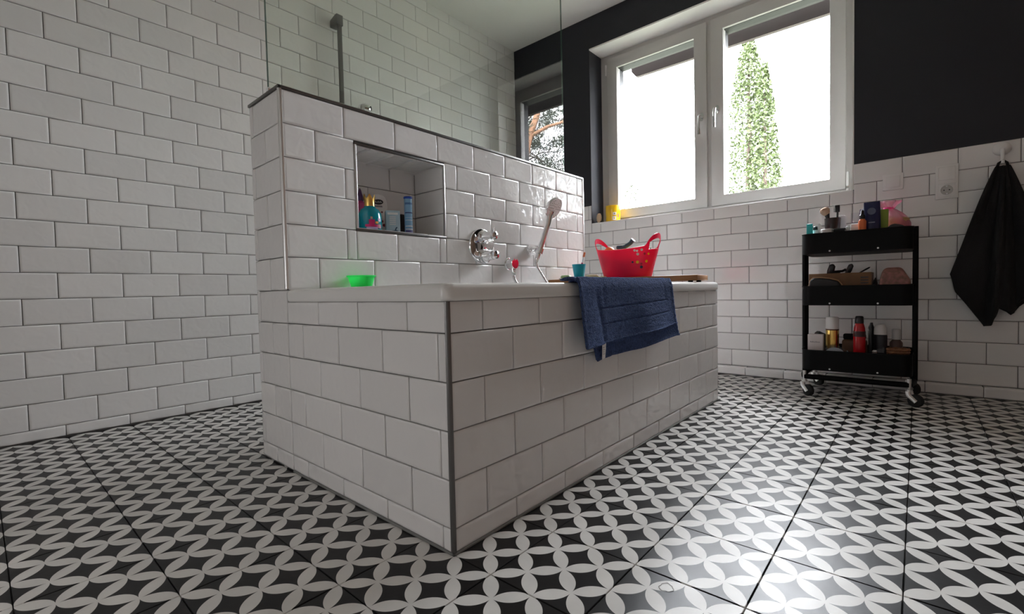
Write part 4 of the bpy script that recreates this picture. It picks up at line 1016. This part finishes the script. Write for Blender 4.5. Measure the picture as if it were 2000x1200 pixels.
on_top('tilted_pot', b, mat('grey_white_pot', (.55, .53, .52), .4), 'tilted greyish pot between the brush cup and the clear bottle', 'jar', (2.16, -.462, Z1))
b = MB(); b.box(2.06, 2.10, -.462, -.418, Z1, Z1+.103); b.box(2.058, 2.102, -.464, -.416, Z1+.103, Z1+.112)
on_top('powder_compact', b, DKPL, 'flat black compact box at the front of the top tray', 'compact', (2.08, -.44, Z1), bevel=.003)
CLEARP = glass_mat('clear_plastic', (.93, .93, .95), 1.45, 2.0)
j = thing('clear_cap_bottle', 'white bottle with square clear cap beside the lilac case', 'bottle', (2.13, -.494, Z1), 'toiletries on the trolley top tray')
b = MB(); b.box(2.115, 2.145, -.511, -.477, Z1, Z1+.132); part('bottle', b, WHPL, j, bevel=.003)
b = MB(); b.box(2.116, 2.144, -.510, -.478, Z1+.133, Z1+.184); part('cap', b, CLEARP, j, 'clear cap', bevel=.003)
b = MB(); b.box(2.155, 2.185, -.548, -.508, Z1, Z1+.20); b.box(2.157, 2.183, -.546, -.510, Z1+.20, Z1+.203)
on_top('lilac_case', b, mat('pale_lilac_case', (.55, .53, .66), .25, trans=.3), 'pale lilac clear-edged case behind the orange bottle', 'case', (2.17, -.528, Z1), bevel=.004)
j = thing('orange_bottle', 'small orange bottle with black dropper cap before the navy tube', 'bottle', (2.09, -.524, Z1), 'toiletries on the trolley top tray')
part('bottle', cyl(2.09, -.524, Z1, [(.014, 0), (.015, .004), (.015, .138), (.009, .148)]), mat('orange_glass', (.75, .18, .06), .25), j)
b = cyl(2.09, -.524, Z1, [(.011, .148), (.011, .165), (.007, .170), (.006, .185), (.002, .190)]); part('cap', b, DKPL, j, 'black dropper cap')
nv = thing('lotion_tube', 'big navy blue lotion tube standing on its cap on the top tray', 'tube', (2.12, -.557, Z1), 'toiletries on the trolley top tray')
b = MB(); b.loft([[Vector((2.12+rx*math.cos(a), -.557+ry*math.sin(a), Z1+z)) for a in [2*PI*k/28 for k in range(28)]] for rx, ry, z in ((.024, .034, .03), (.024, .034, .08), (.018, .033, .15), (.008, .031, .210), (.003, .030, .222), (.002, .030, .226))]); part('tube', b, NAVYP, nv)
b = MB(); b.loft([[Vector((2.12+rx*math.cos(a), -.557+ry*math.sin(a), Z1+z)) for a in [2*PI*k/28 for k in range(28)]] for rx, ry, z in ((.021, .030, 0), (.022, .031, .004), (.022, .031, .03))]); part('cap', b, NAVYP, nv)
b = MB(); b.prism([(-.557+.016*math.cos(a), Z1+.182+.016*math.sin(a)) for a in [2*PI*k/16 for k in range(16)]], 2.104, 2.100, lambda y, z, x: (x + (z-Z1-.15)*.13, y, z)); part('emblem', b, mat('grey_blue_emblem', (.09, .10, .17), .5), nv, 'grey round emblem')
b = MB(); b.box(2.098, 2.1005, -.570, -.546, Z1+.128, Z1+.132); part('print_line', b, mat('grey_line', (.25, .26, .36), .5), nv, 'small grey print')
b = MB(); b.loft([[Vector((2.17+sx*.024*s_, -.594+sy*.022*s_, Z1+z)) for sx, sy in ((-1, -1), (1, -1), (1, 1), (-1, 1))] for s_, z in ((.85, 0), (1, .19), (.94, .19), (.8, .02))], smooth=False)
on_top('green_box', b, mat('olive_green_card', (.25, .32, .03), .5), 'olive green open carton between the navy tube and pink bag', 'box', (2.17, -.594, Z1), bevel=.0015)
og = thing('organza_bag', 'pink see-through organza pouch tied at the neck with tan contents', 'pouch', (2.262, -.632, Z1), 'toiletries on the trolley top tray')
ORG = bpy.data.materials.new('pink_organza'); ORG.use_nodes = True
nt = ORG.node_tree; pb_ = nt.nodes['Principled BSDF']; pb_.inputs['Base Color'].default_value = (.90, .22, .42, 1); pb_.inputs['Roughness'].default_value = .45; pb_.inputs['Alpha'].default_value = .40
def bagpt(u, v):
    a = 2*PI*u; k = [(.055, .062, .10), (.062, .068, .130), (.058, .060, .160), (.036, .042, .184), (.016, .018, .203), (.018, .024, .212), (.030, .046, .232), (.028, .046, .240)]
    t = v*(len(k)-1); i = min(int(t), len(k)-2); f = t-i; rx, ry, z = [lerp(k[i][q], k[i+1][q], f) for q in range(3)]
    w = 1 + .12*math.sin(9*a)*(1 if v > .5 else .25) + .08*math.sin(4*a+1)
    return Vector((2.262 + rx*w*math.cos(a), -.640 + .030*min(1, v*1.3) + ry*w*math.sin(a)*(1 if math.sin(a) > 0 or v > .6 else .85), Z1 + z))
b = MB(); b.grid(bagpt, 60, 28, cu=True); part('gauze', b, ORG, og, angle=180)
b = cyl(2.262, -.646, Z1, [(.038, .004), (.042, .010), (.042, .150), (.036, .156)], sy=1.05); part('contents', b, mat('tan_sponge', (.55, .33, .16), .7), og, 'tan contents')
b = cyl(2.262, -.612, Z1, [(.020, .195), (.0215, .202), (.020, .209)]); part('drawstring', b, mat('pink_ribbon', (.9, .04, .30), .4), og, 'deep pink ribbon')
b = MB()
def blob(mb, c, r, seed, n=24, m=14, amp=.12):
    mb.grid(lambda u, v: Vector(c) + (lambda d: Vector((d.x*r[0], d.y*r[1], d.z*r[2]))*(1 + amp*noise.noise(d*2.2 + Vector((seed, seed*2, 0)))))(Vector((math.sin(PI*(.02+.96*v))*math.cos(2*PI*u), math.sin(PI*(.02+.96*v))*math.sin(2*PI*u), -math.cos(PI*(.02+.96*v))))), n, m, cu=True); return mb
b = blob(MB(), (2.12, -.640, Z1+.058), (.050, .055, .056), 4.2)
on_top('mesh_pouch', b, mat('black_mesh', (.018, .018, .02), .6, bump=.8, bscale=400), 'crumpled black mesh pouch at the right end of the top tray', 'pouch', (2.12, -.64, Z1))

# ---- middle tray
Z2 = .4455
def on_mid(name, mb, m, label, cat, loc, **k): return single(name, mb, m, label, cat, loc, group='hair things on the trolley middle tray', **k)
wbx = thing('bamboo_box', 'long bamboo box with cut slots holding hairbrushes on the middle tray', 'box', (2.19, -.43, Z2), 'hair things on the trolley middle tray')
WB = mat('dark_bamboo', (.20, .095, .035), .5, var=.25, vscale=20)
b = MB(); b.box(2.13, 2.137, -.556, -.306, Z2+.001, Z2+.150)
fpn = part('front_panel', b, WB, wbx, bevel=.001)
for k in range(3): part('slot', MB().box(2.1292, 2.1302, -.545+.0, -.515, Z2+.098+k*.013, Z2+.103+k*.013), DKPL, fpn, 'dark cut slot')
part('rear_panel', MB().box(2.26, 2.267, -.556, -.306, Z2+.001, Z2+.150), WB, wbx, bevel=.001)
part('end_panel', MB().box(2.137, 2.26, -.556, -.549, Z2+.001, Z2+.150), WB, wbx, bevel=.001); part('end_panel', MB().box(2.137, 2.26, -.313, -.306, Z2+.001, Z2+.150), WB, wbx, bevel=.001)
part('floor_panel', MB().box(2.137, 2.26, -.549, -.313, Z2+.001, Z2+.006), WB, wbx)
def brush(q0, q1, w0, w1, label, flat):
    q0, q1 = Vector(q0), Vector(q1); d = q1-q0
    b = MB(); b.tube([q0, q0+d*.3, q0+d*.55, q0+d*.8, q0+d*.95, q1], [w0, w0*.9, w0*.8, w1, w1*.9, w1*.3], 14, flat=flat)
    b.lathe([(w0*1.6, -.006), (w0*1.8, 0), (w0*1.6, .006)], 14, q0, align(d))
    single('hairbrush', b, DKPL, label, 'hairbrush', q0, group='hair things on the trolley middle tray')
brush((2.20, -.352, Z2+.03), (2.17, -.402, Z2+.196), .010, .015, 'black paddle hairbrush handle rising leftmost from the bamboo box', .5)
brush((2.20, -.420, Z2+.05), (2.17, -.478, Z2+.193), .009, .012, 'slanting black brush handle in the middle of the bamboo box', .6)
brush((2.235, -.455, Z2+.12), (2.235, -.545, Z2+.176), .009, .010, 'nearly flat black comb handle at the right of the bamboo box', .4)
b = MB(); b.tube([(2.18, -.37, Z2+.135), (2.175, -.40, Z2+.158), (2.175, -.44, Z2+.160), (2.175, -.455, Z2+.168)], .006, 10); b.tube([(2.19, -.36, Z2+.14), (2.18, -.43, Z2+.156)], .008, 10)
on_mid('hair_clip', b, DKPL, 'black hair clip lying along the bamboo box rim between handles', 'hair clip', (2.18, -.40, Z2+.13))
hp = thing('black_pouch', 'black zip pouch with tan edge leaning at the left of the middle tray', 'pouch', (2.085, -.38, Z2), 'hair things on the trolley middle tray')
b = MB(); b.prism([(-.315, Z2+.002), (-.313, Z2+.08), (-.318, Z2+.112), (-.330, Z2+.128), (-.36, Z2+.128), (-.40, Z2+.122), (-.432, Z2+.112), (-.445, Z2+.09), (-.448, Z2+.002)], 2.07, 2.11, lambda y, z, x: (x, y, z)); part('body', b, mat('black_leather', (.008, .008, .009), .5), hp, bevel=.008, seg=3)
b = MB(); b.tube([(2.09, -.312, Z2+.085), (2.09, -.317, Z2+.114), (2.09, -.330, Z2+.130), (2.09, -.36, Z2+.1305), (2.09, -.40, Z2+.1245), (2.09, -.433, Z2+.114), (2.09, -.447, Z2+.092)], .0035, 8); part('zip_edge', b, mat('tan_edge', (.42, .25, .13), .5), hp, 'tan zip edge')
b = blob(MB(), (2.15, -.570, Z2+.063), (.030, .0115, .060), 1.3, amp=.05)
on_mid('black_case', b, DKPL, 'upright black case between the bamboo box and flowery pouch', 'case', (2.15, -.577, Z2))
fp_ = thing('flower_pouch', 'dusty pink flowery pouch wrapped in clear film on the middle tray', 'pouch', (2.17, -.64, Z2), 'hair things on the trolley middle tray')
FLW = mat('dusty_pink_flower_cloth', (.45, .17, .15), .6, var=.5, vscale=70)
for n_ in FLW.node_tree.nodes:
    if n_.type == 'MIX_RGB': n_.inputs[1].default_value = (.16, .13, .08, 1); n_.inputs[2].default_value = (.68, .30, .27, 1)
    if n_.type == 'TEX_NOISE': n_.inputs['Detail'].default_value = 1
b = MB(); b.loft([[Vector((2.17+sx*.055*s_, -.640+.004*0+sy*.055*w_, Z2+z)) + Vector((0, o_, 0)) for sx, sy in ((-1, -1), (1, -1), (1, 1), (-1, 1))] for s_, w_, z, o_ in ((1, 1, .001, 0), (1.05, 1.05, .06, 0), (.9, 1.0, .11, 0), (.6, .72, .150, .006), (.35, .55, .168, .006))], smooth=False); part('pouch', b, FLW, fp_, bevel=.012, seg=3)
b = MB(); b.grid(lambda u, v: Vector((2.11-.004*math.sin(v*9+u*7), -.578-.118*u - .004*math.sin(v*6), Z2+.085+.075*v*(1-abs(u-.42)*.9) + .004*math.sin(u*13))), 16, 10); part('film', b, CLEARP, fp_, 'clear crinkled film')

# ---- bottom tray
Z3 = .1315
def on_low(name, mb, m, label, cat, loc, **k): return single(name, mb, m, label, cat, loc, group='bottles on the trolley bottom tray', **k)
b = blob(MB(), (2.25, -.338, Z3+.085), (.05, .042, .082), 2.5, amp=.10)
on_low('wash_bag', b, mat('black_nylon', (.010, .010, .011), .5), 'rounded black wash bag at the back left of the bottom tray', 'bag', (2.25, -.338, Z3))
cb = thing('white_box', 'white carton with grey print at the front left of the bottom tray', 'box', (2.10, -.338, Z3), 'bottles on the trolley bottom tray')
b = MB(); b.box(2.08, 2.12, -.372, -.308, Z3, Z3+.165); part('carton', b, mat('off_white_card', (.62, .56, .55), .6), cb, bevel=.0015)
b = MB()
for k in range(9): b.box(2.0792, 2.0802, -.3195-k*.0045-.003, -.3195-k*.0045, Z3+.126, Z3+.130+.002*(k in (0, 2, 5)))
part('lettering', b, mat('grey_ink', (.2, .19, .2), .7), cb)['kind'] = 'stuff'
gc = thing('hairspray_can', 'gold spray can with white cap on the bottom tray', 'spray can', (2.15, -.402, Z3), 'bottles on the trolley bottom tray')
part('can', cyl(2.15, -.402, Z3, [(.026, 0), (.0275, .003), (.0275, .185), (.0265, .190)], 32), GOLD, gc)
part('cap', cyl(2.15, -.402, Z3, [(.0265, .1905), (.0272, .193), (.0272, .244), (.025, .248), (.022, .249)], 32), WHPL, gc, 'white cap')
part('band', cyl(2.15, -.402, Z3, [(.0277, .184), (.0277, .190)], 32, cap0=False, cap1=False), mat('brown_band', (.08, .03, .02), .4), gc, 'dark band')
cd = thing('mirror_blister', 'clear plastic blister with a grey oval mirror lying at the bottom tray front', 'packaging', (2.06, -.42, Z3), 'bottles on the trolley bottom tray')
b = MB(); b.prism([(-.372, Z3+.08), (-.385, Z3+.104), (-.41, Z3+.118), (-.44, Z3+.116), (-.47, Z3+.098), (-.50, Z3+.092), (-.56, Z3+.100), (-.605, Z3+.120), (-.61, Z3+.112), (-.60, Z3+.06), (-.38, Z3+.06)], 2.050, 2.053, lambda y, z, x: (x, y, z)); part('shell', b, CLEARP, cd)
b = MB(); b.prism([(-.422+.037*math.cos(a), Z3+.082+.026*math.sin(a)) for a in [2*PI*k/32 for k in range(32)]], 2.0555, 2.058, lambda y, z, x: (x, y, z)); part('mirror', b, mat('pale_grey_disc', (.52, .56, .56), .4), cd, 'grey oval disc')
b = MB(); b.prism([(-.465, Z3+.06), (-.470, Z3+.098), (-.489, Z3+.074), (-.49, Z3+.06)], 2.0555, 2.058, lambda y, z, x: (x, y, z)); part('corner_flap', b, mat('pale_grey_flap', (.45, .5, .5), .4), cd, 'pale grey flap')
wc_ = thing('wooden_hairbrush', 'brown wooden-backed black bristle brush behind the red bottle', 'hairbrush', (2.22, -.48, Z3), 'bottles on the trolley bottom tray')
b = MB(); b.box(2.20, 2.25, -.535, -.435, Z3, Z3+.135); part('back', b, mat('brown_wood', (.16, .07, .03), .5), wc_, bevel=.012, seg=3)
b = MB(); b.box(2.205, 2.245, -.530, -.440, Z3+.1352, Z3+.162); part('bristles', b, mat('black_bristles', (.012, .01, .01), .9), wc_, 'black bristles', bevel=.006)
rb = thing('red_bottle', 'shiny red bottle with black cap on the bottom tray', 'bottle', (2.12, -.512, Z3), 'bottles on the trolley bottom tray')
part('bottle', cyl(2.12, -.512, Z3, [(.021, 0), (.0235, .004), (.0240, .10), (.0245, .165), (.022, .200), (.0165, .222)], 28), mat('red_lacquer', (.45, .006, .012), .15), rb)
part('cap', cyl(2.12, -.512, Z3, [(.0165, .2225), (.0172, .226), (.0165, .252), (.013, .257), (.0001, .258)], 28, cap1=False), DKPL, rb, 'black cap')
part('band', patch((2.12, -.512), .0246, 100, 260, Z3+.160, Z3+.186, 14), mat('dark_red_band', (.05, .004, .006), .3), rb, 'dark band')
b = cyl(2.20, -.552, Z3, [(.010, 0), (.011, .003), (.011, .20), (.007, .212), (.006, .222)], 16)
on_low('mascara_bottle', b, DKPL, 'slim black bottle half hidden right of the red bottle', 'bottle', (2.20, -.552, Z3))
ro = thing('roll_on', 'black roll-on deodorant with white domed cap on the bottom tray', 'deodorant', (2.17, -.588, Z3), 'bottles on the trolley bottom tray')
part('bottle', cyl(2.17, -.588, Z3, [(.024, 0), (.026, .004), (.026, .165), (.023, .168)], 28), mat('charcoal_plastic', (.025, .025, .03), .4), ro)
part('cap', cyl(2.17, -.588, Z3, [(.0245, .1685), (.0250, .172), (.0235, .200), (.016, .216), (.0001, .220)], 28, cap1=False), WHPL, ro, 'white domed cap')
wc2 = thing('cream_pump', 'white-capped clear lotion bottle before the small brown basket', 'bottle', (2.20, -.643, Z3), 'bottles on the trolley bottom tray')
part('bottle', cyl(2.20, -.645, Z3, [(.023, 0), (.0245, .004), (.0245, .130), (.015, .145)], 24), mat('dull_brown_bottle', (.10, .06, .05), .4), wc2)
part('cap', cyl(2.20, -.645, Z3, [(.016, .1455), (.0168, .149), (.0168, .190), (.014, .194)], 24), mat('greyish_cap', (.55, .53, .53), .4), wc2, 'pale cap')
bb2 = thing('wicker_basket', 'small brown woven basket at the right end of the bottom tray', 'basket', (2.13, -.665, Z3), 'bottles on the trolley bottom tray')
WK = mat('brown_wicker', (.22, .10, .045), .7, bump=1, bscale=90, bdist=.004, var=.3, vscale=60)
for k in range(9):
    b = MB(); z = Z3+.006+k*.0125; pts = [Vector((2.13 + (.030+.0008*k)*math.cos(a), -.654 + (.032+.0008*k)*math.sin(a), z + .002*math.sin(8*a + k*PI))) for a in [2*PI*j/24 for j in range(25)]]
    b.tube(pts, .0068, 6, cap=False); part('wicker_strand', b, WK, bb2)
part('base', cyl(2.13, -.654, Z3, [(.030, 0), (.031, .006)], 24), WK, bb2)
b = cyl(2.075, -.572, Z3, [(.008, .0), (.009, .08), (.0095, .086), (.008, .092), (.0095, .098), (.006, .104)], 18)
on_low('silver_stopper', b, STEEL, 'small ringed silver stopper at the bottom tray front edge', 'stopper', (2.075, -.572, Z3))
